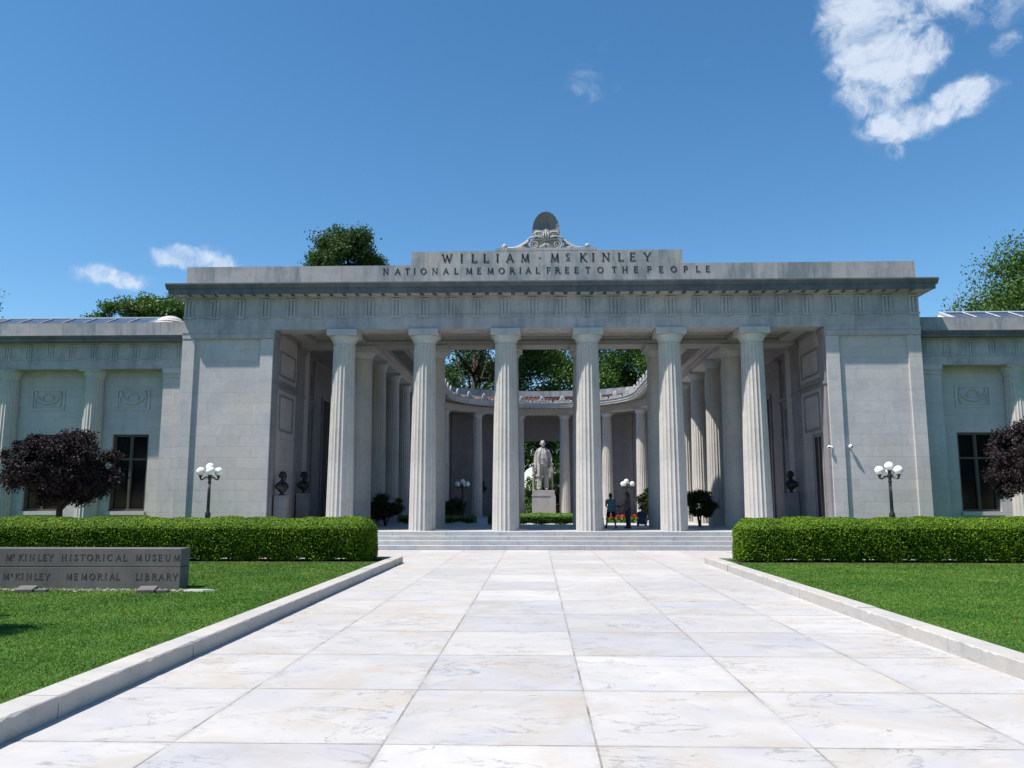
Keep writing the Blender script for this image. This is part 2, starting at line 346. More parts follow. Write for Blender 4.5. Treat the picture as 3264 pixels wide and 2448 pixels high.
# ------------------------------------------------------------------ ground
def sheet(name,poly,z,m,kind='structure',skirt=None):
    mb=MB()
    if skirt is None: mb.add([(x,y,z) for x,y in poly],[tuple(range(len(poly)))])
    else:
        n=len(poly); mb.add([(x,y,z) for x,y in poly]+[(x,y,skirt) for x,y in poly],[tuple(range(n))]+[(i,(i+1)%n,(i+1)%n+n,i+n) for i in range(n)])
    o=mb.build(name,m); o['kind']=kind; return o
def rect(x0,x1,y0,y1): return [(x0,y0),(x1,y0),(x1,y1),(x0,y1)]
t=NT('far_ground'); n=t.noise(t.tc.outputs['Object'],.3,6); t.fin(t.ramp(n,[(.3,(.03,.07,.02)),(.7,(.07,.12,.035))]),.95,.1); M['far']=t.m
sheet('ground',rect(-600,600,-200,900),-.06,M['far'])
PL,PR=X0-4.27,X0+4.32
pv=MB().add([(x,y,0) for x,y in rect(-26,26.5,23.75,30.4)],[(0,1,2,3)])
pv.add([(x,y,0) for x,y in rect(PL,PR,-6,23.75)],[(0,1,2,3)])
pvo=pv.build('path',M['paving']); pvo['kind']='structure'
# paving coordinates start on the centre line
for v in pvo.data.vertices: v.co.x-=X0
pvo.location.x=X0
for nm,x0,x1 in (('lawn',-26,PL-.3),('lawn',PR+.3,26.5)):
    sheet(nm,rect(x0,x1,-6,23.45),.12,M['lawn'],skirt=-.05)
# kerbs, each stone a block of its own inside the kerb wall with rough edges
def kerb(xs,side,lab):
    k=thing('kerb',(xs,0,0),lab,'kerb','marble kerbs along the walk'); y=-6.0; i=0; rr=random.Random(3 if side<0 else 5)
    brk=[-6,-3.1,-.4,2.2,4.6,6.75,9.35,12.2,14.9,17.4,19.3,21.3,22.6,23.75] if side<0 else [-6,-2.9,.1,2.9,5.4,8.1,9.9,12.6,15.3,18.2,20.9,22.6,23.75]
    for a,b in zip(brk[:-1],brk[1:]):
        mb=MB(); n=max(3,int((b-a)/.09)); rings=[]; w=.3; ox=rr.uniform(-.007,.007); hz=.175+rr.uniform(-.004,.004)
        for j in range(n+1):
            yy=a+.006+(b-a-.012)*j/n; c=.006+abs(rr.gauss(0,.006))+(.014 if rr.random()<.1 else 0); e=rr.uniform(-.002,.002)
            if side<0: rings.append([(0,yy,-.04),(e,yy,hz-c),(-c*1.1,yy,hz),(-w+.01,yy,hz),(-w,yy,hz-.01),(-w,yy,-.04)])
            else: rings.append([(0,yy,-.04),(-e,yy,hz-c),(c*1.1,yy,hz),(w-.01,yy,hz),(w,yy,hz-.01),(w,yy,-.04)])
        mb.rings([[(q[0]+ox,q[1],q[2]) for q in r_] for r_ in rings]); mb.build('kerb_stone',M['kerb'],k)
    s=-1 if side<0 else 1
    MB().box(s*.31,s*1.6,23.45,23.74,-.04,.172).build('kerb_stone',M['kerb'],k,bevel=.012)
    return k
kerb(PL,-1,'white marble kerb along the left edge of the walk by the stone sign')
kerb(PR,1,'white marble kerb along the right edge of the walk, its face sunlit')
# terraces beside the steps (hidden behind the hedges)
for s in(-1,1):
    a,b=sorted((X0+s*10.97,X0+s*36)); sheet('terrace',rect(a,b,26.5,33.2),FL-.02,M['lawn'],skirt=-.05)

# ------------------------------------------------------------------ memorial
B=thing('memorial_building',(X0,YF,0),'grey marble memorial with a fluted colonnade, inscribed parapet and shell crest','building')
E1=-.53   # front plane of architrave (local y)
HW=14.6; PI_=10.95; WALL=11.4
# steps and floor
MB().box(-10.9,10.9,-2.30,-1.95,-.03,.155).build('step',M['step'],B,bevel=.008)
MB().box(-10.9,10.9,-1.95,-1.60,-.03,.31).build('step',M['step'],B,bevel=.008)
MB().box(-10.9,10.9,-1.60,-1.25,-.03,.465).build('step',M['step'],B,bevel=.008)
MB().box(-10.9,10.9,-1.25,4.2,-.03,FL).build('portico_floor',M['step'],B,bevel=.008)
MB().box(-11.35,11.35,4.2,24.1,-.03,FL).build('court_floor',M['floor'],B)
rf=[[(11.35*math.cos(R(a)),24.1+11.35*math.sin(R(a)),z) for a in range(0,181,6)] for z in(-.03,FL)]
MB().rings(rf).build('court_floor',M['floor'],B)
# column
def column(rb,rt,z0,z1,flutes=True,cap=.62,aw=1.19,sub=6,nf=20):
    """shaft mesh and capital mesh, standing at the origin"""
    h=z1-z0-cap; mb=MB(); rg=[]; n=nf*sub if flutes else 40
    for t_ in (0,.15,.3,.45,.6,.75,.9,1):
        r=rb+(rt-rb)*(t_**1.25); ring=[]
        for j in range(n):
            a=2*PI*j/n; rr=r
            if flutes:
                u=(j%sub)/sub; rr=r*(1-.068*math.sin(PI*u)**.8 if u>0 else 1)
            ring.append((rr*math.cos(a),rr*math.sin(a),z0+h*t_))
        rg.append(ring)
    mb.rings(rg)
    ec=MB(); zc=z0+h
    ec.lathe([(rt*1.0,zc),(rt*1.03,zc+.02),(rt*.99,zc+.035),(rt*1.02,zc+.1),(rt*1.12,zc+.2),(rt*1.28,zc+.31),(rt*1.36,zc+.36),(rt*1.36,zc+.385)],n=40)
    ab=MB().box(-aw/2,aw/2,-aw/2,aw/2,zc+.385,z1)
    return mb,ec,ab
cols=[]
def place_columns(rb,rt,z1,spots,flutes,cap=.62,aw=1.19):
    s,e,a=column(rb,rt,FL,z1,flutes,cap,aw)
    s=s.build('column',M['column'],B); e=e.build('capital',M['cap'],s,smooth=True); a=a.build('abacus',M['cap'],e,bevel=.01)
    for i,(x,y,rz) in enumerate(spots):
        o=s if i==0 else s.copy()
        if i: 
            C.objects.link(o); e2=e.copy(); C.objects.link(e2); e2.parent=o; a2=a.copy(); C.objects.link(a2); a2.parent=e2
        o.location=(x,y,0); o.rotation_euler=(0,0,rz)
        cols.append(o)
sp=3.27
xs=[(-2.5+i)*sp for i in range(6)]
ZT=8.55
place_columns(.53,.43,ZT,[(x,0,0) for x in xs],True)
place_columns(.50,.42,ZT,[(x,3.55,0) for x in xs],False)
RB=8.175; YC=24.05
court=[(s*RB,y,0) for y in (7.35,11.2,15.05,18.9,22.75) for s in(-1,1)]
court+=[(8.2*math.sin(R(a)),YC+8.2*math.cos(R(a)),R(-a)) for a in(-62.5,-37.5,-12.5,12.5,37.5,62.5)]
place_columns(.43,.35,ZT,court,True,.5,.98)

# ---- central block entablature
mb=MB().box(-HW,HW,E1,.45,ZT,9.04); mb.build('architrave',M['trim'],B)
fz=MB().box(-HW,HW,E1+.006,.45,9.10,9.83)
fz.box(-HW-.03,HW+.03,E1-.035,.46,9.045,9.10)
tx=[(.5+i)*1.09 for i in range(8)]; tx+=[7.5*1.09+i*1.036 for i in range(1,7)]
for s in(-1,1):
    for x in tx:
        c=s*x; w=.205
        for k in(-1,0,1): 
            fz.prism([(c+k*.14-.045,9.105),(c+k*.14+.045,9.105),(c+k*.14+.045,9.70),(c+k*.14+.02,9.722),(c+k*.14-.02,9.722),(c+k*.14-.045,9.70)],E1-.036,E1+.01)
        fz.box(c-w,c+w,E1-.05,E1+.01,9.725,9.79)
        fz.box(c-w,c+w,E1-.04,E1+.01,9.0,9.043)
        for k in range(6): fz.box(c-w+.025+k*.065,c-w+.06+k*.065,E1-.035,E1+.01,8.965,8.999)
fz.build('frieze',M['trim'],B)
# returns of the entablature at both ends are the box ends; pier side walls below
co=MB()
def ring_box(mb,p,z0,z1,yb=.46):  mb.box(-HW-p,HW+p,E1-p,yb+.0,z0,z1)
ring_box(co,.10,9.832,9.90,.47)
# mutules
bed=MB()
x=-HW-.1
i=0
while x<HW: bed.box(x,x+.36,E1-.42,E1-.102,9.885,9.925); x+=.5175
bed.build('mutules',M['trim'],B)
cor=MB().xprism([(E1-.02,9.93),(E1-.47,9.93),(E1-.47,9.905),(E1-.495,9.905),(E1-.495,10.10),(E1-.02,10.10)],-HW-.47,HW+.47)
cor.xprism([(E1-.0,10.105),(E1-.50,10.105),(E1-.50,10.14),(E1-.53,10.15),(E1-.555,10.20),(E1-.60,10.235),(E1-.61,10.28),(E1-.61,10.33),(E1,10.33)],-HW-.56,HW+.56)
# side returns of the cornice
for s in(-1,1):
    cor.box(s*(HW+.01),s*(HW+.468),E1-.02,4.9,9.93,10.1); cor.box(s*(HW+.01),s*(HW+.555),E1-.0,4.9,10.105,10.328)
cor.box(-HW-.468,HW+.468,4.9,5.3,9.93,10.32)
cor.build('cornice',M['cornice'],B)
co.build('bed_moulding',M['trim'],B)
MB().box(-HW-.0,HW+.0,E1+.02,4.88,10.0,10.325).build('roof_slab',M['plain'],B)
par=MB().box(-HW+.02,HW-.02,E1+.03,E1+.75,10.33,11.17); 
for s in(-1,1): par.box(s*(HW-.02),s*(HW-.6),E1+.75,4.8,10.33,11.165)
par.box(-HW+.6,HW-.6,4.3,4.8,10.33,10.6)
par.box(-HW-.0,HW+.0,E1+.01,E1+.8,11.10,11.172) if False else None
par.build('parapet',M['parapet'],B)
att=MB().box(-5.45,5.45,E1+.045,E1+.72,11.172,11.74).box(-2.05,2.05,E1+.04,E1+.9,11.742,11.86)
at=att.build('attic_block',M['parapet'],B)
# inscriptions
def XA(q,pl): # photograph reading in the 0.4973 crop -> local x on the front plane
    px=1200+.4973*q; return (px-1711)*.012212*1.0 
l1=MB(); l2=MB()
k1=(12.0,)
def pxX(px,Y): # horizontal place of a reading at distance Y and about 9.6 m above the eye
    u=(px-1632)/2600; 
    f=(math.cos(R(8.2288)),math.sin(R(8.2288))); zz=9.7; v=-(zz*f[0]-Y*f[1])/(Y*f[0]+zz*f[1]); d=[u, f[0]+v*f[1]]
    c,s=math.cos(R(1.7225)),math.sin(R(1.7225)); X=d[0]*c-d[1]*s; Yy=d[0]*s+d[1]*c; return X*Y/Yy-X0
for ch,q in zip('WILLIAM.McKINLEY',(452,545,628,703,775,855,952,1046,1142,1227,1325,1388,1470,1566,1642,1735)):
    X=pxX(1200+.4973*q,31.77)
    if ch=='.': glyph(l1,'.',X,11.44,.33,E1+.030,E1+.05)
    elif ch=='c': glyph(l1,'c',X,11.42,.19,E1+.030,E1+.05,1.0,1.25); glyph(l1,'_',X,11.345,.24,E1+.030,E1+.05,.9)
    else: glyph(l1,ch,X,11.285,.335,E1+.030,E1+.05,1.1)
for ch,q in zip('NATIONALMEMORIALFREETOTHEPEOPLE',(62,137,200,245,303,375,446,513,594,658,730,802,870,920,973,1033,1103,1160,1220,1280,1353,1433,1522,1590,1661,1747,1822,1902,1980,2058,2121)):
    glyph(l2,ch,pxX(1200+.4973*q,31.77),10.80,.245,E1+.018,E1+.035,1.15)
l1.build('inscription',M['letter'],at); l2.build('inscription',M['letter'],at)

# ---- piers at both ends
for s in(-1,1):
    p=MB(); a,b=PI_,HW-.02
    p.box(s*a,s*b,E1+.12,4.9,-.03,ZT-.002)                        # core, recessed panel face
    p.build('pier',M['ashlar'],B)
    st=MB(); st.box(s*(a-.02),s*(a+.48),E1+.02,E1+.119,FL-.4,8.19); st.box(s*(b+.02),s*(b-.48),E1+.02,E1+.119,-.03,8.19)
    st.build('pier_strip',M['ashlar'],B)
    ms=MB(); ms.box(s*(a-.07),s*(b+.05),E1-.02,E1+.4,8.42,ZT-.003); ms.box(s*(a-.04),s*(b+.03),E1+.0,E1+.4,8.20,8.415); 
    ms.build('pier_capital',M['trim'],B)
    # jamb side moulding inside
# ---- flank walls with pilasters, panels and doors
for s in(-1,1):
    w=MB(); X=s*WALL
    w.box(X,X+s*.6,4.9,YC,-.03,10.3)
    # wall behind the pier: the pier core already reaches 4.9; face it here with a recess
    w.build('court_wall',M['court'],B)
    for y0,y1 in((-.35,.15),(2.9,3.9),(4.95,5.9),(7.1,8.1),(12.3,13.2),(17.0,17.9)):
        xi=s*(PI_ if y1<4.9 else WALL); t0=.09; pl=MB()
        pl.box(xi,xi-s*t0,y0,y1,FL,8.3); pl.box(xi,xi-s*(t0+.06),y0-.05,y1+.05,8.3,8.5); pl.box(xi,xi-s*(t0+.04),y0-.03,y1+.03,6.3,6.42); pl.box(xi,xi-s*(t0+.05),y0-.04,y1+.04,FL,.95)
        pl.build('pilaster',M['court'],B)
    def frame(mb,x,y0,y1,z0,z1,w=.07,d=.05):
        x1=x-s*d
        mb.box(x,x1,y0,y0+w,z0,z1); mb.box(x,x1,y1-w,y1,z0,z1); mb.box(x,x1,y0+w,y1-w,z0,z0+w); mb.box(x,x1,y0+w,y1-w,z1-w,z1)
    for y0,y1 in((.35,2.7),(6.05,6.95)):
        xi=s*(PI_ if y1<4.9 else WALL)
        pn=MB(); frame(pn,xi,y0+.1,y1-.1,6.85,7.9); frame(pn,xi,y0+.25,y1-.25,4.6,6.1)
        pn.box(xi,xi-s*.1,y0-.1,y1+.1,6.45,6.62); pn.box(xi,xi-s*.05,y0-.1,y1+.1,6.28,6.44)
        pn.build('wall_panel',M['court'],B)
    # doors
    for y0,y1,zt in (((.45,1.35,4.3),) if s>0 else ())+((9.0,11.0,6.9),(14.0,16.0,5.2)):
        xi=s*(PI_ if y1<4.9 else WALL); d=MB(); d.box(xi,xi-s*.03,y0,y1,FL,zt); dd=d.build('door',M['door'],B)
        fr=MB(); frame(fr,xi,y0-.14,y1+.14,FL-.2,zt+.14,.135,.08); fr.box(xi-s*.031,xi-s*.05,(y0+y1)/2-.02,(y0+y1)/2+.02,FL,zt); fr.build('door_frame',M['court'],dd)
# ---- portico ceiling and inner beams
ce=MB().box(-PI_+.0,PI_-.0,.452,2.995,8.86,9.0)
for x in xs+[-10.4,10.4]: ce.box(x-.3,x+.3,.452,2.995,8.66,8.858)
for x in [(-3+i)*sp for i in range(7)]:
    if abs(x)<10: 
        for a,b,c,d in((x-1.2,x+1.2,.7,.8),(x-1.2,x+1.2,2.65,2.75)): ce.box(a,b,c,d,8.80,8.858)
ce.build('portico_ceiling',M['ceiling'],B)
MB().box(-PI_,PI_,3.0,4.1,ZT,9.4).box(-PI_,PI_,4.1,4.88,9.0,9.99).box(-PI_,PI_,2.96,4.14,ZT+.12,ZT+.19).build('inner_architrave',M['ceiling'],B)
MB().box(-PI_,PI_,.452,2.995,9.0,9.99).box(PI_,HW,.452,4.88,ZT,9.99).box(-HW,-PI_,.452,4.88,ZT,9.99).build('attic_fill',M['trim'],B)
# ---- court entablature, roof, antefixes
def path_pts(r,n=28):
    pts=[(-r,4.15)]+[(-r,4.15+(YC-4.15)*i/6) for i in range(1,6)]
    pts+=[(-r*math.cos(PI*i/n),YC+r*math.sin(PI*i/n)) for i in range(n+1)]
    pts+=[(r,4.15+(YC-4.15)*i/6) for i in range(5,-1,-1)]
    return pts
def sweep(mb,prof,n=28):  # prof: (radius, z)
    rg=[]; P=[path_pts(r,n) for r,z in prof]
    for k in range(len(P[0])): rg.append([(P[i][k][0],P[i][k][1],prof[i][1]) for i in range(len(prof))])
    mb.rings(rg)
ea=MB(); sweep(ea,[(7.78,ZT),(7.78,8.80),(7.74,8.80),(7.74,9.0),(7.70,9.02),(7.70,9.06),(8.6,9.06),(8.6,ZT)]); ea.build('court_architrave',M['plain'],B)
ec=MB(); sweep(ec,[(7.66,9.062),(7.62,8.99),(7.5,8.95),(6.72,8.97),(6.60,8.93),(6.46,8.93),(6.46,9.05),(6.42,9.07),(6.42,9.20),(6.36,9.27),(6.36,9.32),(6.6,9.34),(8.9,9.34),(8.9,9.062)]); ec.build('court_cornice',M['crest'],B)
sf=MB()
for i in range(58):
    a=PI*(i+.5)/58; c_,s_=math.cos(a),math.sin(a)
    for r0,r1 in((6.8,7.4),): sf.obox(((r0+r1)/2*c_,YC+(r0+r1)/2*s_,8.945),(r1-r0)/2,.075,.03,Matrix.Rotation(a,3,'Z'))
for i in range(60):
    for s in(-1,1): sf.box(s*6.8,s*7.4,4.35+i*.33,4.5+i*.33,8.915,8.968)
sf.build('soffit_blocks',M['court'],B)
cc=MB(); sweep(cc,[(8.61,8.75),(WALL,8.75),(WALL,8.9),(8.61,8.9)]); cc.build('aisle_ceiling',M['court'],B)
# tiled roof with raised ribs
tr=MB(); sweep(tr,[(6.52,9.36),(11.2,10.28),(11.2,10.1),(8.95,9.36)]); roof=tr.build('tiled_roof',M['tile'],B)
rb=MB()
def cpos(u):  # u metres along the ring at r=7.4 -> point, inward normal
    L1=YC-4.15; arc_=PI*7.4
    if u<L1: return (-1,0),u+4.15,None
def rib(a=None,x=None,y=None):
    if a is not None:
        d=(math.cos(a),math.sin(a)); p0=(6.56*d[0],YC+6.56*d[1]); p1=(11.15*d[0],YC+11.15*d[1])
    else: p0=(x*6.56,y); p1=(x*11.15,y)
    rb.tube([(p0[0],p0[1],9.42),(p1[0],p1[1],10.33)],[.05,.06],6)
for i in range(0,101): rib(a=PI*i/100)
for i in range(86):
    y=4.3+i*.229
    rib(x=-1,y=y); rib(x=1,y=y)
rb.build('tile_ribs',M['tile'],roof)
wp=MB(); n=40
rg=[[(r*-math.cos(PI*i/n),YC+r*math.sin(PI*i/n),z) for r,z in((WALL,-.03),(WALL,10.4),(WALL+.6,10.4),(WALL+.6,-.03))] for i in range(n+1)]
# opening in the middle of the curved wall
OA=R(9.6)
def wall_arc(a0,a1,z0,z1,n=20,r0=WALL,r1=WALL+.6): 
    return [[(r*math.cos(a0+(a1-a0)*i/n),YC+r*math.sin(a0+(a1-a0)*i/n),z) for r,z in((r0,z0),(r0,z1),(r1,z1),(r1,z0))] for i in range(n+1)]
wp.rings(wall_arc(0,PI/2-OA,-.03,10.4)); wp.rings(wall_arc(PI/2+OA,PI,-.03,10.4)); wp.rings(wall_arc(PI/2-OA,PI/2+OA,6.75,10.4,8))
wp.build('curved_wall',M['court'],B)
cp=MB(); cp.rings(wall_arc(0,PI,10.405,10.88,44,WALL-.12,WALL+.7))
for s in(-1,1): cp.box(s*(WALL-.12),s*(WALL+.7),5.32,YC,10.405,10.88)
cp.build('court_parapet',M['parapet'],B)
for s in(-1,1): MB().box(s*(WALL-.0),s*(WALL+.02),4.9,YC,10.3,10.40)
# wall pilasters round the ring and framed panels
for a in(27.5,52.5,77.5,102.5,127.5,152.5):
    A=R(a+ (0))
    MB().rings(wall_arc(A-.035,A+.035,FL,8.7,3,WALL-.1,WALL-.001)).build('wall_pilaster',M['court'],B)
for a in(65,115,40,140):
    A=R(a); rp=MB()
    rp.rings(wall_arc(A-.075,A-.065,FL,4.6,1,WALL-.05,WALL-.001)); rp.rings(wall_arc(A+.065,A+.075,FL,4.6,1,WALL-.05,WALL-.001)); rp.rings(wall_arc(A-.075,A+.075,4.605,4.7,4,WALL-.06,WALL-.001))
    rp.build('wall_panel',M['court'],B)
# antefixes: upright palmette with a low scrolled cresting and lion masks between
af=MB(); pal=[(-.12,0),(-.15,.16),(-.17,.30),(-.12,.45),(-.05,.53),(0,.56),(.05,.53),(.12,.45),(.17,.30),(.15,.16),(.12,0)]
af.prism(pal,-.04,.04); af.ball((0,-.045,.36),.085,10,6,(1,.5,1.6)); af.tube([(-.12,-.05,.06),(-.14,-.05,.16),(-.06,-.05,.22),(0,-.05,.12)],.022,6); af.tube([(.12,-.05,.06),(.14,-.05,.16),(.06,-.05,.22),(0,-.05,.12)],.022,6)
for k in(-1,1):
    for j in(0,1): 
        af.tube([(k*(.2+.21*j)+.085*math.cos(a)*(1-a/9),-.035,.11+.085*math.sin(a)*(1-a/9)) for a in [i*.7 for i in range(9)]],.024,5)
    af.box(k*.16,k*.54,-.02,.03,0,.14)
af.ball((.60,-.06,.07),.075,10,7); af.ball((.60,-.12,.05),.04,8,6)
a0=af.build('antefix',M['crest'],B)
spots=[]
for i in range(13): 
    t_=R(6+14*i); spots.append((6.5*math.cos(t_),YC+6.5*math.sin(t_),t_-PI/2+0))
for i in range(12):
    y=YC-.9-i*1.57
    spots.append((-6.5,y,R(90))); spots.append((6.5,y,R(-90)))
for i,(x,y,rz) in enumerate(spots):
    o=a0 if i==0 else a0.copy()
    if i: C.objects.link(o)
    o.location=(x,y,9.325); o.rotation_euler=(0,0,rz); o.scale=(1.2,1,1)
    if abs(x)<6.499: o.rotation_euler=(0,0,math.atan2(y-YC,x)-PI/2)

# ---- crest: scallop shell over scrolls
cr=bpy.data.objects.new('crest',None); C.objects.link(cr); cr.parent=B; cr.location=(0,E1+.35,11.86)
sh=MB(); nr=15; nu=nr*4; nv=10; front=[];back=[]
for i in range(nv+1):
    v=i/nv; rowf=[];rowb=[]
    for j in range(nu+1):
        a=R(-28+236*j/nu); lob=1+.035*abs(math.sin(PI*nr*j/nu))*v
        rr=v**.9; sx=.54*rr*lob; sz=(.60 if math.sin(a)>0 else .42)*rr*lob
        x=sx*math.cos(a)*(1.0); z=.80+sz*math.sin(a)*1.30
        dep=.30*(1-(1-v)**1.8)-.42*v*v     # hollow towards the front, lip coming forward
        rib_=.022*abs(math.sin(PI*nr*j/nu))*v
        y=.30-.34*v*v*1.0+rib_
        rowf.append((x,y-.05,z)); rowb.append((x*1.02,y+.09,z+.01))
    front.append(rowf); back.append(rowb)
sh.rings(front,cap=False,closed=False); sh.rings([r[::-1] for r in back],cap=False,closed=False)
lip=[front[-1],back[-1]]; sh.rings(lip,cap=False,closed=False)
sh.build('shell',M['shell'],cr,smooth=True)
body=MB(); body.prism([(-.62,0),(-.66,.2),(-.5,.45),(-.36,.55),(-.5,.62),(-.52,.78),(-.4,.84),(-.12,.80),(0,.88),(.12,.80),(.4,.84),(.52,.78),(.5,.62),(.36,.55),(.5,.45),(.66,.2),(.62,0)],-.08,.30)
body.prism([(-.1,.36),(-.16,.62),(-.1,.80),(0,.84),(.1,.80),(.16,.62),(.1,.36),(0,.3)],-.17,-.07); 
body.build('crest_body',M['crest'],cr)
sc=MB()
def spiral(cx,cz,r0,turns,s,y,rad,a0=90):
    pts=[];rd=[]
    for i in range(int(turns*14)+1):
        a=R(a0)+s*2*PI*i/14; r=r0*(1-i/(turns*14)*.86); pts.append((cx+r*math.cos(a),y,cz+r*math.sin(a))); rd.append(rad*(1-.45*i/(turns*14)))
    return pts,rd
for s in(-1,1):
    # big lower scroll
    p,r_=spiral(s*.47,.20,.19,2.0,-s,-.12,.042,90); lead=[(s*.10,-.1,.34),(s*.2,-.12,.42),(s*.33,-.12,.415)]
    sc.tube(lead+p,[.03,.04,.042]+r_,7)
    sc.tube([(s*.08,-.12,.33),(s*.2,-.15,.49),(s*.4,-.15,.53),(s*.6,-.14,.48),(s*.72,-.12,.40)],[.035,.045,.045,.04,.05],7)
    p,r_=spiral(s*.24,.62,.10,1.6,s,-.12,.03,90); sc.tube([(s*.5,-.08,.66),(s*.38,-.1,.72)]+p,[.03,.035]+r_,6)
    p,r_=spiral(s*.46,.66,.065,1.5,-s,-.10,.028,180); sc.tube(p,r_,6)
    # long sweeping arm to the ball
    arm=[(s*.66,.0,.43),(s*.78,.0,.33),(s*.95,.0,.22),(s*1.15,.0,.12),(s*1.35,.0,.075),(s*1.58,.0,.07)]
    sc.tube(arm,[.075,.075,.07,.065,.06,.055],8,1.0); sc.tube([(x,y-.08,z-.05) for x,y,z in arm],[.03]*6,6)
    p,r_=spiral(s*1.67,.16,.105,1.4,s,0,.045,270); sc.tube(p,r_,8); sc.ball((s*1.67,-.02,.16),.085,12,8)
    for k in range(5): sc.ball((s*(1.78+k*.055),-.03,.05-.006*k),.045,7,5,(1,1,.8))
    for k in range(6): 
        a=R(200-s*0+ -k*12) ; sc.tube([(s*.98,-.06,.02),(s*(.98-.05*k+.1),-.09,.14-abs(k-2)*.015)],[.02,.028],5)
    for k in range(5): sc.tube([(s*.05,-.12,.02),(s*(.04+.06*k),-.16,.24-.035*k)],[.02,.03],5)
    sc.tube([(s*.07,-.17,.34),(s*.11,-.2,.5),(s*.07,-.19,.7)],[.025,.03,.02],6)
    sc.prism([(s*.6,0),(s*.78,.3),(s*1.0,.16),(s*1.25,.06),(s*1.5,.0)],-.03,.12)
sc.tube([(0,-.14,.34),(0,-.2,.52),(0,-.17,.78)],[.02,.04,.02],6)
sc.build('scrollwork',M['crest'],cr,smooth=True)

# ---- wings
WY=.10      # local y of wing architrave plane
for s in(-1,1):
    XE=36.0
    W=MB(); wy=.75; zb=FL-.6
    # wall split round the windows
    wins=[16.76+i*3.57+ (0 if i==0 else 0) for i in range(5)]  # inner edge of each window (distance from centre), width 1.54
    edges=[HW-.02]
    WIN=[]
    for i in range(5):
        a=16.33+i*3.57; WIN.append((a,a+1.52))
    x=HW-.02
    for a,b in WIN:
        W.box(s*x,s*a,wy,wy+.5,-.03,7.1); W.box(s*a,s*b,wy,wy+.5,-.03,1.35); W.box(s*a,s*b,wy,wy+.5,4.47,7.1); x=b
    W.box(s*x,s*XE,wy,wy+.5,-.03,7.1)
    W.build('wing_wall',M['ashlar'],B)
    # wreath panels
    for a,b in WIN:
        wr=MB(); c=(a+b)/2*s; 
        for u0,u1,z0,z1 in((-.72,-.62,5.45,6.35),(.62,.72,5.45,6.35),(-.62,.62,5.45,5.52),(-.62,.62,6.28,6.35)): wr.box(c+u0,c+u1,wy-.035,wy-.001,z0,z1)
        wr.tube([(c+.5*math.cos(R(180+180*i/14)),wy-.02,6.18+.42*math.sin(R(180+180*i/14))) for i in range(15)],[.035+.035*math.sin(PI*i/14) for i in range(15)],8)
        wr.tube([(c+.22*math.cos(R(30*i)),wy-.02,5.98+.2*math.sin(R(30*i))) for i in range(13)],.035,6)
        for k in(-1,1):
            wr.tube([(c+k*.5,wy-.02,6.2),(c+k*.56,wy-.02,5.9),(c+k*.5,wy-.02,5.6)],[.05,.04,.03],6); wr.ball((c+k*.5,wy-.03,6.2),.07,8,6)
        wr.build('wreath_relief',M['ashlar'],B)
    # antae beside the pier + engaged columns
    an=MB().box(s*(HW-.02),s*15.58,WY+.03,wy-.001,-.03,6.72).box(s*(HW-.02),s*15.62,WY+.0,wy-.001,6.725,6.8).box(s*(HW-.02),s*15.64,WY-.02,wy-.001,6.9,7.098).box(s*(HW-.02),s*15.60,WY+.02,wy-.001,6.8,6.9)
    an.build('anta',M['ashlar'],B)
    ar=MB().box(s*HW,s*XE,WY,wy+.5,7.1,7.48).box(s*HW,s*XE,WY-.03,wy+.5,7.482,7.53)
    ar.box(s*HW,s*XE,WY+.01,wy+.5,7.531,8.12)
    x=15.0
    while x<35.8:
        for k in(-1,0,1): ar.box(s*(x+k*.1)-.035,s*(x+k*.1)+.035,WY-.025,WY+.011,7.532,8.02)
        ar.box(s*x-.16,s*x+.16,WY-.03,WY+.011,8.025,8.08); ar.box(s*x-.16,s*x+.16,WY-.03,WY+.001,7.44,7.48)
        x+=.893
    ar.box(s*HW,s*XE,WY-.1,wy+.5,8.121,8.16)
    ar.build('wing_frieze',M['trim'],B)
    wc=MB().xprism([(WY,8.163),(WY-.36,8.163),(WY-.36,8.28),(WY-.40,8.30),(WY-.44,8.36),(WY-.45,8.40),(WY,8.40)],s*HW,s*XE); wc.build('wing_cornice',M['cornice'],B)
    MB().box(s*(HW),s*XE,WY+.04,WY+.5,8.403,9.04).build('wing_parapet',M['parapet'],B)
    MB().box(s*HW,s*XE,WY+.5,12,8.3,8.6).build('wing_roof',M['white'],B)
    MB().box(s*12.1,s*XE,wy+.52,12,-.03,8.3).build('wing_body',M['ashlar'],B)
    for i,(a,b) in enumerate(WIN):
        a,b=sorted((s*a,s*b)); gl=MB().box(a+.01,b-.01,wy+.22,wy+.24,1.36,4.46).build('window',M['glass'],B)
        fr=MB(); f0=.09
        y0,y1=wy+.12,wy+.21; fr.box(a,a+f0,y0,y1,1.35,4.47); fr.box(b-f0,b,y0,y1,1.35,4.47); fr.box(a+f0,b-f0,y0,y1,4.47-f0,4.47); fr.box(a+f0,b-f0,y0,y1,1.35,1.35+f0)
        c=(a+b)/2; fr.box(c-.035,c+.035,y0+.01,y1,1.35+f0,4.47-f0)
        for u,w_ in((a+f0,c-.035),(c+.035,b-f0)): fr.box(u,w_,y0+.01,y1,3.42,3.49)
        for u,w_ in((a+f0,c-.035),(c+.035,b-f0)): fr.box(u,u+.03,y0+.03,y1,1.44,4.38); fr.box(w_-.03,w_,y0+.03,y1,1.44,4.38)
        fr.build('window_frame',M['frame'],gl)
        MB().box(a-.04,b+.04,wy-.12,wy+.12,1.20,1.349).build('sill',M['plain'],gl)
sspots=[(s*(18.66+3.57*i),.60,0) for i in range(4) for s in(-1,1)]
place_columns(.42,.345,7.1,sspots,True,.46,.95)
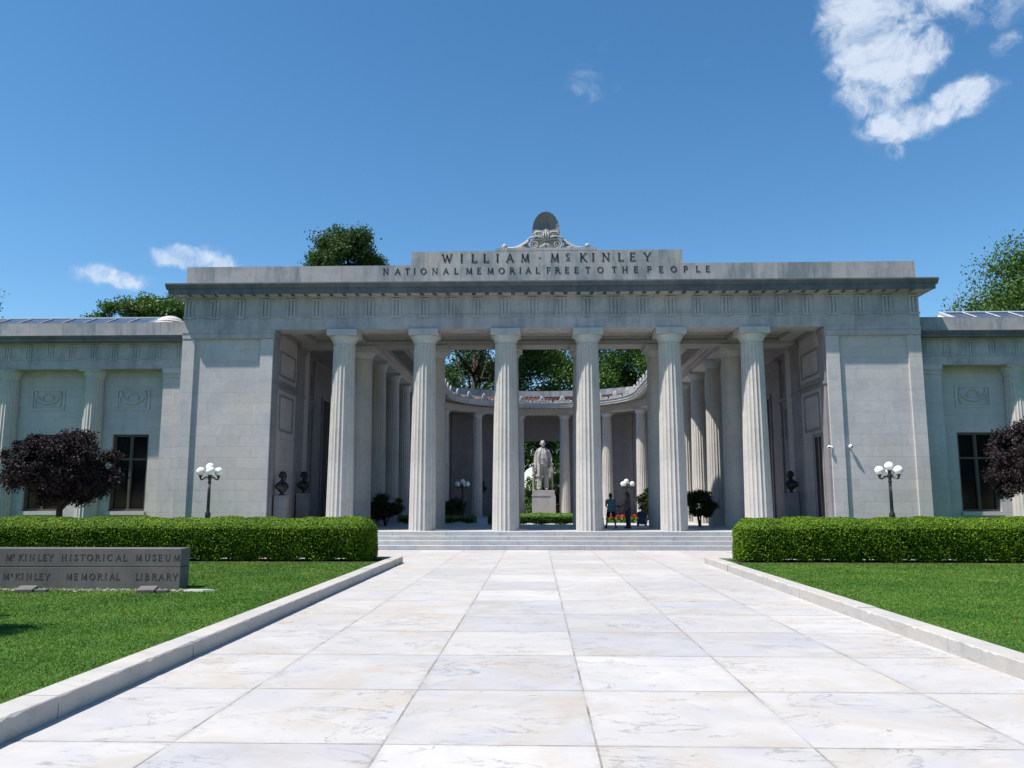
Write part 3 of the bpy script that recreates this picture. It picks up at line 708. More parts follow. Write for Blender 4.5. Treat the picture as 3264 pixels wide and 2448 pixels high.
# roof lights of the wings
for s in(-1,1):
    sk=MB(); xa,xb=17.95,33.0; y0,y1,z0,z1=2.3,4.6,9.25,10.22
    sk.add([(s*xa,y0,z0),(s*xb,y0,z0),(s*xb,y1,z1),(s*xa,y1,z1),(s*xb,2*y1-y0,z0),(s*xa,2*y1-y0,z0)],[(0,1,2,3),(3,2,4,5)])
    g=sk.build('roof_light',M['solar'],B)
    rr=MB()
    x=xa
    while x<xb: 
        rr.tube([(s*x,y0,z0+.03),(s*x,y1,z1+.03)],.035 if x>xa else .06,4); x+=1.02
    rr.tube([(s*xa,y1,z1+.03),(s*xb,y1,z1+.03)],.05,5); rr.tube([(s*xa,y0,z0+.0),(s*xb,y0,z0+.0)],.05,5)
    rr.build('glazing_bar',M['metal'],g)
    MB().add([(s*(xa-.01),y0,8.6),(s*(xa-.01),2*y1-y0,8.6),(s*(xa-.01),2*y1-y0,z0),(s*(xa-.01),y1,z1-.02),(s*(xa-.01),y0,z0)],[(0,1,2,3,4)]).box(s*(xa),s*xb,y0+.02,y0+.1,8.6,z0-.04).build('gable',M['white'],g)
dm=MB().lathe([(.72,0),(.72,.12),(.66,.16),(.66,.22),(.56,.27),(.52,.34),(.40,.42),(.36,.44),(.22,.5),(.05,.53)],n=24)
dm.build('roof_dome',M['plain'],B,loc=(-16.15,1.7,9.12))
MB().box(-.5,.5,-.5,.5,-.45,-.002).build('dome_base',M['plain'],[o for o in C.objects if o.name.startswith('roof_dome')][0])
hp=MB().tube([(-.35,0,0),(-.35,0,.16),(-.31,0,.2),(.31,0,.2),(.35,0,.16),(.35,0,0)],.015,6); hp.build('roof_ladder_hoop',M['metal'],B,loc=(-12.35,.5,11.0))
# ------------------------------------------------------------------ foliage
def leaf_np(P,size,asp=.55,up=.0,jit=.4,Nb=None):
    P=np.asarray(P); n=len(P)
    N=RNG.normal(size=(n,3)); N[:,2]+=up
    if Nb is not None: N=N*.55+Nb
    N/=1.0; N/=np.linalg.norm(N,axis=1)[:,None]
    A=np.cross(N,RNG.normal(size=(n,3))); A/=np.linalg.norm(A,axis=1)[:,None]; Bv=np.cross(N,A)
    s=(np.asarray(size)*(1+jit*(RNG.random(n)-.5)*2))[:,None]
    V=np.stack([P-A*s*.5,P-Bv*s*asp*.5+N*s*.06,P+A*s*.5,P+Bv*s*asp*.5+N*s*.06],1).reshape(-1,3)
    return V,np.arange(4*n).reshape(-1,4)
def clusters_pts(cs,rs,n):
    w=np.array(rs)**2; w/=w.sum(); k=RNG.choice(len(cs),n,p=w); cs=np.array(cs); rs=np.array(rs)
    d=RNG.normal(size=(n,3)); d/=np.linalg.norm(d,axis=1)[:,None]
    r=RNG.random(n)**.45*(1+.22*RNG.normal(size=n)); return cs[k]+d*(rs[k]*r)[:,None]*np.array([1,1,.72])
def big_tree(name,loc,H,cz,rx,rz,m,label,group,nl=26000,ls=.24,seed=1,bare=0.0,ncl=60,trunk=.38,rsc=1.15):
    rr=random.Random(seed); root=thing(name,loc,label,'tree',group)
    cs=[];rs=[]
    while len(cs)<ncl:
        d=Vector((rr.gauss(0,1),rr.gauss(0,1),rr.gauss(0,1))).normalized(); f=rr.uniform(.45,1.0)
        p=Vector((d.x*rx*f,d.y*rx*f,cz+d.z*rz*f)); 
        if d.z<-.55: continue
        cs.append(tuple(p)); rs.append(rr.uniform(.13,.24)*rx*rsc)
    P=clusters_pts(cs,rs,int(nl*1.5)); V,F=leaf_np(P,ls,.6,.5); np_obj('crown',V,F,m,root)
    tk=MB(); base=cz-rz*.55
    tk.tube([(0,0,-.3),(.05,0,base*.4),(.1,.05,base*.8),(0,0,cz+rz*.3)],[trunk*1.25,trunk,trunk*.8,trunk*.25],9)
    for c in cs[::2]:
        z0=max(base*.75,rr.uniform(base*.8,cz)); q=Vector(c); a=Vector((.05,.02,z0)); mid=a.lerp(q,.5)+Vector((0,0,-.06*rx))
        tk.tube([a,mid,q],[trunk*.36,trunk*.2,trunk*.06],6)
    tk.build('trunk',M['bark'],root,smooth=True); return root
# behind the court
G='trees rising behind the memorial'
t1=big_tree('shade_tree',(-6.5,84,0),24,15.0,8.5,8.5,M['leaf'],'dark tree with forking trunk seen through the portico left of the statue',G,34000,.26,3,trunk=.55)
t2=big_tree('shade_tree',(5.0,88,0),24,14.5,8.5,8.5,M['leafb'],'broad green tree seen through the middle bay above the curved tiled roof',G,34000,.26,5)
t3=big_tree('shade_tree',(15.5,83,0),24,14.5,7.5,8.5,M['leafb'],'bright green tree seen through the bay right of the statue',G,36000,.24,8)
copy_tree(t2,None,(-17.5,88,0),1.2,'dense tree showing at the far left end of the court behind the columns',1.0)
sm=big_tree('shade_tree',(-1.5,80.5,0),13,7.6,4.2,4.4,M['leafb'],'smaller green tree framed by the doorway behind the statue',G,16000,.2,9,trunk=.25)
big_tree('shade_tree',(-17.9,75,0),27,23.5,4.3,4.3,M['leaf'],'green tree top standing over the parapet left of the inscription',G,30000,.24,12,ncl=46,rsc=1.5)
a=big_tree('shade_tree',(-32.3,72,0),20,16.6,4.3,3.9,M['leafb'],'light green tree top behind the left wing roof beside the main block',G,24000,.24,15,ncl=44,rsc=1.4)
copy_tree(a,None,(-37.0,72,1.3),2.0,'low green tree top at the outer side of the left wing skyline group',.92)
copy_tree(a,None,(-29.5,75,1.4),4.0,'green tree top tucked against the left end of the cornice',.85)
copy_tree(a,None,(-54.6,72,1.6),3.0,'tree whose edge shows at the left border above the wing roof')
c=big_tree('shade_tree',(43.6,65,0),24,15.4,8.9,7.1,M['leafb'],'large spreading tree above the right wing roof at the picture edge',G,90000,.23,21,ncl=120,rsc=1.5)
copy_tree(a,None,(38.6,66,-2.4),.7,'small tree top low on the left side of the large right hand tree',.9)
for i,(x,y,z,s,l) in enumerate(((-2.9,78,-5.6,.8,'green bush seen low in the doorway left of the pedestal'),(3.4,99,-4.5,1.15,'green tree beyond the brick building at the right of the doorway'),(-9.5,103,-3,1.5,'tree beyond the brick building at the left of the doorway'),(10.5,104,-3,1.5,'tree beyond the gabled house'))):
    copy_tree(sm,None,(x,y,z),i*1.1+.5,l,s)
# tree beside the viewer, outside the frame, whose shade falls on the left lawn
big_tree('lawn_tree',(-11.2,8.5,.1),7.2,5.6,1.9,1.4,M['leaf'],'young lawn tree left of the stone sign casting a patch of shade','trees on the front lawn',9000,.11,31,ncl=26,trunk=.11)

for i,(x,y,z) in enumerate(((-34,-38,0),(-17,-45,1),(1,-40,0),(17,-46,1),(33,-38,0),(50,-30,0),(-50,-28,0))):
    copy_tree(t2 if i%2 else t1,None,(x,y,z-8.5),i*1.3,'park tree %s, mirrored in the dark panes'%('behind the viewer on the left side','behind the viewer left of the walk','straight behind the viewer','behind the viewer right of the walk','behind the viewer on the right side','far right behind the viewer','far left behind the viewer')[i] if False else ('park tree behind the viewer, '+('left of the walk','just left of the walk','in line with the walk','just right of the walk','right of the walk','far to the right','far to the left')[i]))['group']='park trees behind the viewer'
# plum trees
def plum(loc,label,seed,sc=1):
    rr=random.Random(seed); root=thing('plum_tree',loc,label,'tree','round purple trees before the wings')
    cs=[];rs=[]
    for i in range(170):
        d=Vector((rr.gauss(0,1),rr.gauss(0,1),rr.gauss(0,1))).normalized(); f=rr.uniform(.55,1.0)
        if d.z<-.9: continue
        z=2.02+d.z*(1.5 if d.z>0 else 1.15)*f; cs.append((d.x*1.78*f,d.y*1.78*f,z+.18*rr.random())); rs.append(rr.uniform(.24,.40))
    P=clusters_pts(cs,rs,60000); V,F=leaf_np(P,.085,.6,.3); np_obj('crown',V,F,M['plum'],root)
    tk=MB(); tk.tube([(0,0,-.05),(.03,0,.5),(0,0,1.0),(0,0,1.6)],[.13,.105,.1,.07],9)
    for c in cs[::6]: tk.tube([(0,0,rr.uniform(.75,1.1)),(c[0]*.45,c[1]*.45,1.5+.25*(c[2]-1.5)),c],[.06,.04,.012],5)
    tk.build('trunk',M['bark'],root,smooth=True); root.scale=(sc,sc,sc); return root
plum((-16.25,27.6,FL),'purple leaved round tree before the left wing windows',41)
plum((16.8,27.3,FL),'purple leaved round tree at the right picture edge',42,1.04)

# clipped hedges
def hedge_pts(x0,x1,y0,y1,z0,z1,n,rad=.42,bottom=True):
    out=[]; L=x1-x0; D=y1-y0; Hh=z1-z0; A=[L*Hh*1.0,L*Hh*.35,L*D,D*Hh,D*Hh]; A=np.array(A)/sum(A); k=RNG.choice(5,n,p=A); u=RNG.random(n); v=RNG.random(n)
    P=np.zeros((n,3))
    for i,(fx,fy,fz) in enumerate(((None,y0,None),(None,y1,None),(None,None,z1),(x0,None,None),(x1,None,None))):
        q=k==i; uu=u[q]; vv=v[q]
        if i<2: P[q]=np.stack([x0+uu*L,np.full(q.sum(),fy),z0+vv*Hh],1)
        elif i==2: P[q]=np.stack([x0+uu*L,y0+vv*D,np.full(q.sum(),z1)],1)
        else: P[q]=np.stack([np.full(q.sum(),fx),y0+uu*D,z0+vv*Hh],1)
    # round the edges: pull towards a box shrunk by rad
    rad=min(rad,(y1-y0)*.36,(z1-z0)*.5); lo=np.array([x0+rad,y0+rad,z0-9]); hi=np.array([x1-rad,y1-rad,z1-rad]); Q=np.clip(P,lo,hi); d=P-Q; l=np.linalg.norm(d,axis=1)[:,None]+1e-6
    P=Q+d/l*np.minimum(l,rad)
    # lumpy clipped surface
    lump=.035*np.sin(P[:,0]*2.1+P[:,2]*3)+.03*np.sin(P[:,0]*5.3+1.7*P[:,1]+P[:,2]*4.1)+.02*np.sin(P[:,0]*11.7+P[:,2]*9)
    lump=lump*(.3 if D<1.3 else .6)
    P=P+d/l*lump[:,None]-d/l*(np.abs(RNG.normal(size=n))*np.where(d[:,2]/l[:,0]>.35,.03,.085))[:,None]
    taper=(z1-P[:,2])/Hh; cy=(y0+y1)/2; P[:,1]=cy+(P[:,1]-cy)*(1-.16*taper**2); 
    return P,d/l
def hedge(name,loc,x0,x1,D,H_,n,label,group,m='hedge',ls=.05,low=.03,cat='hedge'):
    root=thing(name,loc,label,cat,group)
    P,Nn=hedge_pts(x0,x1,-D/2,D/2,low,H_,n)
    # irregular skirt: drop leaves low down between plants
    gap=np.sin(P[:,0]*2*PI/1.05)*.5+.5; keep=~((P[:,2]<low+.0+.13*gap**3*RNG.random(n)))
    V,F=leaf_np(P[keep],ls,.55,.2,Nb=Nn[keep]*np.where(Nn[keep][:,2:3]>.3,1.3,.25)); np_obj('foliage',V,F,M[m],root)
    cb=MB(); k=int((x1-x0)/.25); rg=[]
    for i in range(k+1):
        x=x0+.17+(x1-x0-.34)*i/k; e=.04*math.sin(x*5.1); e2=(1 if 0<i<k else .8); b=low+.035+.035*math.sin(x*2*PI/1.05); w=D/2-.12
        rg.append([(x,-w*.85,b),(x,-w*e2,H_*.6),(x,(-w+.20)*e2,H_-.28+e*.3),(x,0,H_-.15),(x,(w-.20)*e2,H_-.28),(x,w*e2,H_*.6),(x,w*.85,b)])
    cb.rings(rg); 
    x=x0+.45
    while x<x1-.2:
        for q in range(4): cb.tube([(x+random.uniform(-.1,.1),random.uniform(-.1,.1),-.03),(x+random.uniform(-.25,.25),random.uniform(-.3,.1),low+.3)],.018,5)
        x+=1.05
    cb.build('twigs',M['hedgecore'],root); return root
GH='clipped hedges flanking the walk'
hedge('hedge',(-4.5,22.95,.12),-16.0,0,1.4,1.17,190000,'long clipped hedge behind the stone sign, left of the walk',GH,ls=.046)
hedge('hedge',(5.45,22.95,.12),0,16.0,1.4,1.17,190000,'long clipped hedge bordering the right lawn',GH,ls=.046)
hedge('box_hedge',(X0,40.3,FL),-2.8,2.8,1.2,.56,26000,'low green hedge in front of the statue pedestal','low hedges of the court','box',.06,.03)
hedge('box_hedge',(-5.3,42.6,FL),-1.9,2.2,.9,.42,6000,'low shaded hedge on the left side of the court','low hedges of the court','box',.06,.03)
hedge('box_hedge',(6.2,47.5,FL),-2.2,1.6,.9,.34,6000,'low hedge behind the red flowers on the right side of the court','low hedges of the court','box',.06,.03)
def flowers(loc,n,w,label):
    root=thing('flower_bed',loc,label,'flower bed','red flower beds of the court')
    P=np.stack([RNG.uniform(-w,w,n),RNG.uniform(-.4,.4,n),.28+.14*RNG.random(n)],1); V,F=leaf_np(P,.10,.9,.8); np_obj('blossoms',V,F,M['red'],root)
    P=np.stack([RNG.uniform(-w-.1,w+.1,n*2),RNG.uniform(-.5,.5,n*2),.32*RNG.random(n*2)],1); V,F=leaf_np(P,.12,.6,.4); np_obj('leaves',V,F,M['box'],root)
flowers((4.75,44.2,FL),420,.95,'bright red flowers behind the standing visitors')
flowers((2.45,41.0,FL),90,.35,'small cluster of red flowers at the right end of the low hedge')
def shrub(loc,rx,rz,cz,n,label,m='shrub',seed=1,ls=.09,stem=.3):
    rr=random.Random(seed); root=thing('shrub',loc,label,'shrub','shrubs of the court'); cs=[];rs=[]
    for i in range(42):
        d=Vector((rr.gauss(0,1),rr.gauss(0,1),rr.gauss(0,1))).normalized(); f=rr.uniform(.4,.95); cs.append((d.x*rx*f,d.y*rx*f,cz+d.z*rz*f)); rs.append(rr.uniform(.22,.36)*rx)
    V,F=leaf_np(clusters_pts(cs,rs,n),ls,.6,.3); np_obj('crown',V,F,M[m],root)
    tk=MB()
    for c in cs[::5]: tk.tube([(rr.uniform(-.06,.06),rr.uniform(-.06,.06),-.02),(c[0]*.3,c[1]*.3,cz*.6),c],[.03,.025,.01],5)
    tk.build('stems',M['bark'],root)
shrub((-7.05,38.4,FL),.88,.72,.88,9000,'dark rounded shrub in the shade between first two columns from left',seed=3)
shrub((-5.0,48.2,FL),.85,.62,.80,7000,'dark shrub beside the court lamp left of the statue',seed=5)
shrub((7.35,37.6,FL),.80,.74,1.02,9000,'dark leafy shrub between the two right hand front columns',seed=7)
shrub((6.1,44.6,FL),.72,.80,1.1,4200,'olive green shrub beside the right court lamp','shrub',seed=9,ls=.12)

# grass blades over the two lawns
def blades(name,x0,x1,n):
    u=RNG.random(n); Y=5.3*(22.2/5.3)**(u**1.0)
    X=x0+(x1-x0)*RNG.random(n)
    if x0<0: X=np.maximum(X,-Y*.85-3); 
    else: X=np.minimum(X,Y*.82+3)
    k=(X>min(x0,x1))&(X<max(x0,x1)); X=X[k];Y=Y[k]; n=len(X)
    h=(.010+.018*RNG.random(n)); w=.0016+.00045*Y; a=RNG.random(n)*PI; l=RNG.normal(size=(n,2))*.016
    z=.121; dx=np.cos(a)*w; dy=np.sin(a)*w
    V=np.stack([np.stack([X-dx,Y-dy,np.full(n,z)],1),np.stack([X+dx,Y+dy,np.full(n,z)],1),np.stack([X+l[:,0],Y+l[:,1],z+h],1)],1).reshape(-1,3)
    o=np_obj(name,V,np.arange(3*n).reshape(-1,3),M['blade']); o['kind']='stuff'; o['label']='short mown grass blades '+('left of the walk' if x0<0 else 'right of the walk'); o['category']='grass'
blades('grass',-19,PL-.31,380000); blades('grass',PR+.31,19.5,300000)

# ------------------------------------------------------------------ lamp posts
def lamp(loc,label,rz=0):
    root=thing('lamp_post',loc,label,'lamp post','four globe lamp posts',rz)
    p=MB().lathe([(.20,0),(.20,.06),(.17,.10),(.14,.2),(.105,.36),(.095,.42),(.13,.45),(.13,.48),(.08,.50),(.075,.53),(.10,.60),(.095,.70),(.062,.76),(.055,.85),(.045,1.55),(.042,1.74),(.065,1.76),(.065,1.79),(.05,1.81),(.05,1.90),(.075,1.92),(.085,1.98),(.06,2.04),(.045,2.1),(.05,2.13),(.07,2.15),(.07,2.17)],n=18)
    for k in range(10):
        a=2*PI*k/10; p.tube([(.05*math.cos(a),.05*math.sin(a),.85),(.042*math.cos(a),.042*math.sin(a),1.72)],.009,4)
    p.build('post',M['iron'],root,smooth=True)
    arms=MB(); A=[]
    for k in range(3):
        a=PI+PI*2/3*k; c,s=math.cos(a),math.sin(a)
        pts=[(.05,1.96),(.12,1.975),(.18,1.95),(.24,1.895),(.29,1.875),(.335,1.90),(.345,1.95)]
        m_=MB().tube([(c*r,s*r,z) for r,z in pts],[.03,.026,.024,.024,.026,.03,.032],7); m_.tube([(c*.13,s*.13,1.97),(c*.14,s*.14,1.89)],.013,5)
        m_.lathe([(.03,1.93),(.05,1.96),(.045,1.99),(.075,2.02),(.075,2.035)],(c*.345,s*.345,0),12)
        m_.build('arm',M['iron'],root,smooth=True); A.append((c*.345,s*.345,2.165))
    g=MB().ball((0,0,0),.152,20,12).build('globe',M['globe'],root,smooth=True); g.location=(0,0,2.31)
    for q in A:
        h=g.copy(); C.objects.link(h); h.location=q
    return root
L1=lamp((-11.5,28.55,FL),'black lamp post with white globes before the left pier',-.09)
copy_tree(L1,None,(12.03,28.35,FL),.03,'black lamp post with white globes before the right pier')
copy_tree(L1,None,(-4.45,49.2,FL),.5,'lamp post with white globes inside the court left of the statue')
copy_tree(L1,None,(5.35,49.2,FL),PI,'lamp post with white globes inside the court behind the visitors')

# ------------------------------------------------------------------ figures
def remesh(o,vox,sm=4):
    r=o.modifiers.new('remesh','REMESH'); r.mode='VOXEL'; r.voxel_size=vox; r.use_smooth_shade=True
    s=o.modifiers.new('smooth','SMOOTH'); s.iterations=sm; s.factor=.5; return o
def head(mb,c,s=1.0,fy=-1,hair=.0):
    """head of height about .23*s, centre c, looking along -y"""
    x,y,z=c
    mb.ball((x,y+.012*s,z+.022*s),.1*s,18,12,(.80,.98,.98)); mb.ball((x,y-.022*s,z-.045*s),.075*s,16,10,(.86,.92,1.0))
    mb.ball((x,y-.055*s,z-.088*s),.036*s,12,8,(1.0,.85,.75))
    mb.tube([(x,y-.088*s,z+.025*s),(x,y-.102*s,z-.005*s),(x,y-.112*s,z-.024*s),(x,y-.088*s,z-.03*s)],[.011*s,.013*s,.017*s,.014*s],7)
    for k in(-1,1):
        mb.tube([(x+k*.012*s,y-.086*s,z+.034*s),(x+k*.05*s,y-.074*s,z+.034*s)],[.012*s,.009*s],6)      # brow
        mb.ball((x+k*.032*s,y-.073*s,z+.010*s),.014*s,8,6)
        mb.ball((x+k*.042*s,y-.062*s,z-.025*s),.026*s,8,6)
        mb.tube([(x+k*.082*s,y+.01*s,z+.022*s),(x+k*.092*s,y+.02*s,z+.002*s),(x+k*.082*s,y+.01*s,z-.026*s)],[.012*s,.014*s,.010*s],6)
    mb.tube([(x-.026*s,y-.083*s,z-.056*s),(x,y-.092*s,z-.053*s),(x+.026*s,y-.083*s,z-.056*s)],[.008*s,.012*s,.008*s],6)
    mb.tube([(x-.02*s,y-.082*s,z-.068*s),(x,y-.088*s,z-.070*s),(x+.02*s,y-.082*s,z-.068*s)],[.008*s,.010*s,.008*s],6)
def hand(mb,w,d,side,s=1.0,curl=.5,thumb=1):
    """w wrist, d direction of the fingers, side = across the palm towards the thumb"""
    w=Vector(w); d=Vector(d).normalized(); a=Vector(side); a=(a-d*a.dot(d)).normalized(); n=d.cross(a)
    mb.tube([w-d*.02*s,w+d*.03*s,w+d*.085*s],[.026*s,.036*s,.038*s],8,1.0)
    for i,(o,L) in enumerate(((.030,.072),(.010,.082),(-.010,.076),(-.030,.060))):
        b=w+d*.08*s+a*o*s; p1=b+(d*(1-.25*curl)+n*.5*curl)*L*.45*s; p2=p1+(d*(1-.9*curl)+n*.9*curl)*L*.32*s; p3=p2+(d*(.6-1.2*curl)+n*curl)*L*.25*s
        mb.tube([b,p1,p2,p3],[.0105*s,.0095*s,.0085*s,.007*s],6)
    b=w+d*.02*s+a*.028*s; mb.tube([b,b+(d*.6+a*.7)*.035*s,b+(d*.95+a*.45+n*.3)*.07*s],[.013*s,.011*s,.009*s],6)
def limb(mb,pts,rad,n=10): mb.tube(pts,rad,n)
def seg(a,b,n=3): a=Vector(a);b=Vector(b); return [a.lerp(b,i/n) for i in range(n+1)]
def human(name,loc,rz,label,h,J,skin,top,bottom,hairm,shirt_sleeve=True,long_legs=False,shoes='black',hair_long=.0,group='visitors at the portico'):
    root=thing(name,loc,label,'person',group,rz); s=h/1.75
    root.scale=(s,s,s)
    b=MB(); V=Vector
    pel,chest,neck,hd=V(J['pelvis']),V(J['chest']),V(J['neck']),V(J['head'])
    limb(b,[pel-V((0,0,.06)),pel.lerp(chest,.3),pel.lerp(chest,.6),chest,chest.lerp(neck,.7),neck],[.13,.125,.115,.14,.10,.055],14)
    b.ball(pel+V((0,.0,-.02)),.15,14,9,(1.05,.8,.8))
    b.tube([neck-V((0,0,.05)),neck.lerp(hd,.6)],[.055,.05],10); head(b,hd,1.0)
    T=MB(); Bm=MB(); SH=MB()
    limb(T,[pel-(chest-pel).normalized()*.10,pel,pel.lerp(chest,.3),pel.lerp(chest,.65),chest,chest.lerp(neck,.7)],[.182,.18,.158,.148,.158,.11],16)
    Bm.ball(pel,.172,16,10,(1.06,.86,.82))
    for k,sd in((-1,'R'),(1,'L')):
        hp,kn,an,toe=[V(J[q+sd]) for q in('hip','knee','ankle','toe')]; shd,el,wr=[V(J[q+sd]) for q in('sh','el','wr')]
        limb(b,[hp,hp.lerp(kn,.3),hp.lerp(kn,.75),kn,kn.lerp(an,.3),kn.lerp(an,.75),an],[.088,.083,.062,.055,.058,.042,.036],12)
        b.tube([an+V((0,0,-.01)),an.lerp(toe,.4)+V((0,0,-.02)),toe],[.04,.04,.028],8)
        SH.tube([an+V((0,0,-.03))+(an-toe).normalized()*.05,an.lerp(toe,.4)+V((0,0,-.028)),toe+V((0,0,-.006))],[.042,.047,.036],10)
        b.ball(shd-V((0,0,.015)),.05,10,7); limb(b,[shd,shd.lerp(el,.5),el,el.lerp(wr,.35),wr],[.052,.047,.038,.038,.026],10)
        dr=(wr-el).normalized(); hand(b,wr,dr,V((0,-1,0)) if abs(dr.y)<.8 else V((-k,0,0)),1.0,.5)
        T.tube([chest.lerp(neck,.55),shd-V((0,0,.02))],[.09,.062],12)
        e=shd.lerp(el,.62 if shirt_sleeve else 1.0); limb(T,[shd-V((0,0,.01)),shd.lerp(e,.5),e],[.063,.064,.066],12)
        if not shirt_sleeve: limb(T,[el,el.lerp(wr,.9)],[.055,.042],10)
        Bm.tube([pel.lerp(hp,.6),hp,hp.lerp(kn,.45),(hp.lerp(kn,.78) if not long_legs else kn)],[.10,.105,.10,.094 if not long_legs else .075],14)
        if long_legs: Bm.tube([kn,kn.lerp(an,.5),kn.lerp(an,.97)],[.075,.066,.06],12)
    body=b.build('body',skin,root); remesh(body,.0065,3)
    remesh(T.build('shirt',top,root),.009,5); remesh(Bm.build('trousers' if long_legs else 'shorts',bottom,root),.009,4); remesh(SH.build('shoes',M[shoes],root),.008,2)
    hr=MB(); hr.ball(hd+V((0,.022,.034)),.108,16,10,(.84,.98,.95)); hr.ball(hd+V((0,.055,-.01)),.08,12,8,(.95,.75,1.1))
    if hair_long: hr.tube([hd+V((0,.07,0)),hd+V((0,.09,-.1)),hd+V((0,.085,-.1-hair_long))],[.085,.075,.035],12)
    remesh(hr.build('hair',hairm,root),.01,3)
    return root
std=dict(pelvis=(0,0,.93),chest=(0,.0,1.28),neck=(0,.01,1.47),head=(0,-.02,1.635),hipR=(-.09,0,.90),hipL=(.09,0,.90),kneeR=(-.17,-.01,.49),kneeL=(.17,-.01,.49),ankleR=(-.24,.02,.08),ankleL=(.24,.02,.08),toeR=(-.28,-.13,.035),toeL=(.27,-.13,.035),
 shR=(-.185,.01,1.42),shL=(.185,.01,1.42),elR=(-.25,.02,1.13),elL=(.25,.02,1.13),wrR=(-.15,-.17,1.05),wrL=(.15,-.17,1.05))
human('person',(3.13,35.05,FL),PI,'person in a teal shirt and black shorts seen from behind with legs apart',1.46,std,M['skind'],M['teal'],M['black'],M['hair'],hair_long=.08)
j=dict(std); j.update(kneeR=(-.08,-.03,.49),kneeL=(.08,.04,.49),ankleR=(-.09,.0,.08),ankleL=(.09,.06,.08),toeR=(-.10,-.16,.035),toeL=(.1,-.1,.035),elR=(-.23,-.06,1.15),wrR=(-.22,-.34,1.02),elL=(.23,.05,1.13),wrL=(.20,-.12,.94),head=(0,-.045,1.63))
pb=human('person',(3.84,35.0,FL),R(-80),'person in dark clothes and long trousers turned left holding a small dark camera',1.52,j,M['skind'],M['grayc'],M['navy'],M['hair'],True,True,hair_long=.2)
cam_=MB().box(-.05,.05,-.03,.03,-.035,.035).lathe([(.028,.0),(.028,.05)],(0,0,.03),12); co_=cam_.build('camera',M['black'],None,bevel=.006); co_.location=(3.42,34.93,FL+.93); co_.rotation_euler=(R(90),0,R(60)); tag(co_,'small dark camera in the hand of the standing visitor in long trousers','camera')
j=dict(pelvis=(0,.12,.34),chest=(0,-.03,.66),neck=(0,-.10,.84),head=(0,-.16,.99),hipR=(-.1,.1,.34),hipL=(.1,.1,.34),kneeR=(-.2,-.30,.50),kneeL=(.22,-.28,.42),ankleR=(-.16,-.06,.09),ankleL=(.2,-.12,.08),toeR=(-.18,-.24,.035),toeL=(.22,-.3,.035),
 shR=(-.165,-.07,.77),shL=(.165,-.07,.77),elR=(-.20,-.30,.56),elL=(.21,-.28,.55),wrR=(-.12,-.40,.56),wrL=(.10,-.42,.56))
human('person',(4.42,34.95,FL),R(168),'crouching person in a dark blue shirt beside the fourth column',1.5,j,M['skind'],M['navy'],M['denim'],M['hair'],True,True,'white')

# statue: man in open frock coat before a chair
ST=thing('statue',(X0+.02,58.0,2.54),'white marble statue of a standing man in a frock coat before a chair','statue')
b=MB()
V=Vector
# trousers, feet apart, right foot (viewer left) forward
for k,x,y in((-1,-.12,-.10),(1,.11,.02)):
    b.tube([(x*.6,0,.95),(x*.85,y*.3,.75),(x,y*.6,.5),(x*1.05,y*.8,.25),(x*1.08,y,.06)],[.125,.115,.092,.088,.098],14)
    b.tube([(x*1.05,y+.06,.035),(x*1.15,y-.06,.045),(x*1.3,y-.19,.03)],[.05,.052,.036],10)
    for q in range(4): b.tube([(x*1.0+.03*(q-1.5),y*.6-.085,.62),(x*1.05+.035*(q-1.5),y*.9-.09,.12)],[.012,.016],6)
# torso, waistcoat with belly
b.tube([(0,.0,.86),(0,-.03,1.0),(0,-.045,1.12),(0,-.03,1.27),(0,0,1.40),(0,.01,1.47)],[.165,.185,.19,.18,.15,.08],20)
for q in range(6): b.ball((.01,-.22+abs(q-2)*.006,1.02+q*.05),.011,7,5)
for q in range(5): b.tube([(-.12,-.175,1.02+q*.055),(0,-.225+.003*q,.995+q*.055),(.12,-.175,1.03+q*.055)],[.006,.010,.006],5)
b.tube([(-.16,-.15,.965),(0,-.215,.93),(.16,-.15,.965)],[.018,.02,.018],7)
b.tube([(0,.0,1.42),(0,-.01,1.53)],[.075,.066],12)
b.ball((-.035,-.10,1.45),.03,8,6,(1.3,.7,.8)); b.ball((.035,-.10,1.45),.03,8,6,(1.3,.7,.8)); b.tube([(0,-.13,1.44),(0,-.18,1.30)],[.03,.02],8)
head(b,(0,-.03,1.645),1.12); b.ball((0,.0,1.69),.098,16,10,(.86,1.02,.9))
# frock coat: shell open at the front
def coat(a0,a1,levels):
    rg=[]; n=26
    for z,rx,ry,cy in levels:
        outer=[];inner=[]
        for i in range(n+1):
            a=R(a0+(a1-a0)*i/n); w=1+.03*math.sin(i*1.9)*max(0,(1.0-z))*1.6; outer.append((rx*w*math.cos(a),cy+ry*w*math.sin(a),z)); inner.append(((rx-.035)*w*math.cos(a),cy+(ry-.035)*w*math.sin(a),z))
        rg.append(outer+inner[::-1])
    b.rings(rg)
coat(-52,192,[(.52,.235,.21,.03),(.75,.22,.20,.02),(.98,.205,.19,.0),(1.2,.215,.195,.0),(1.38,.19,.155,.0),(1.46,.16,.12,.0)])
coat(190,242,[(.47,.26,.27,.0),(.75,.24,.25,.0),(.98,.215,.22,.0),(1.2,.22,.21,.0),(1.38,.19,.165,.0),(1.46,.15,.12,.0)])
for k,aa in((-1,.15),(1,.13)): b.tube([(k*.05,-.11,1.49),(k*.10,-.19,1.33),(k*aa,-.215,1.1),(k*(aa+.01),-.2,.98)],[.014,.026,.018,.012],8)
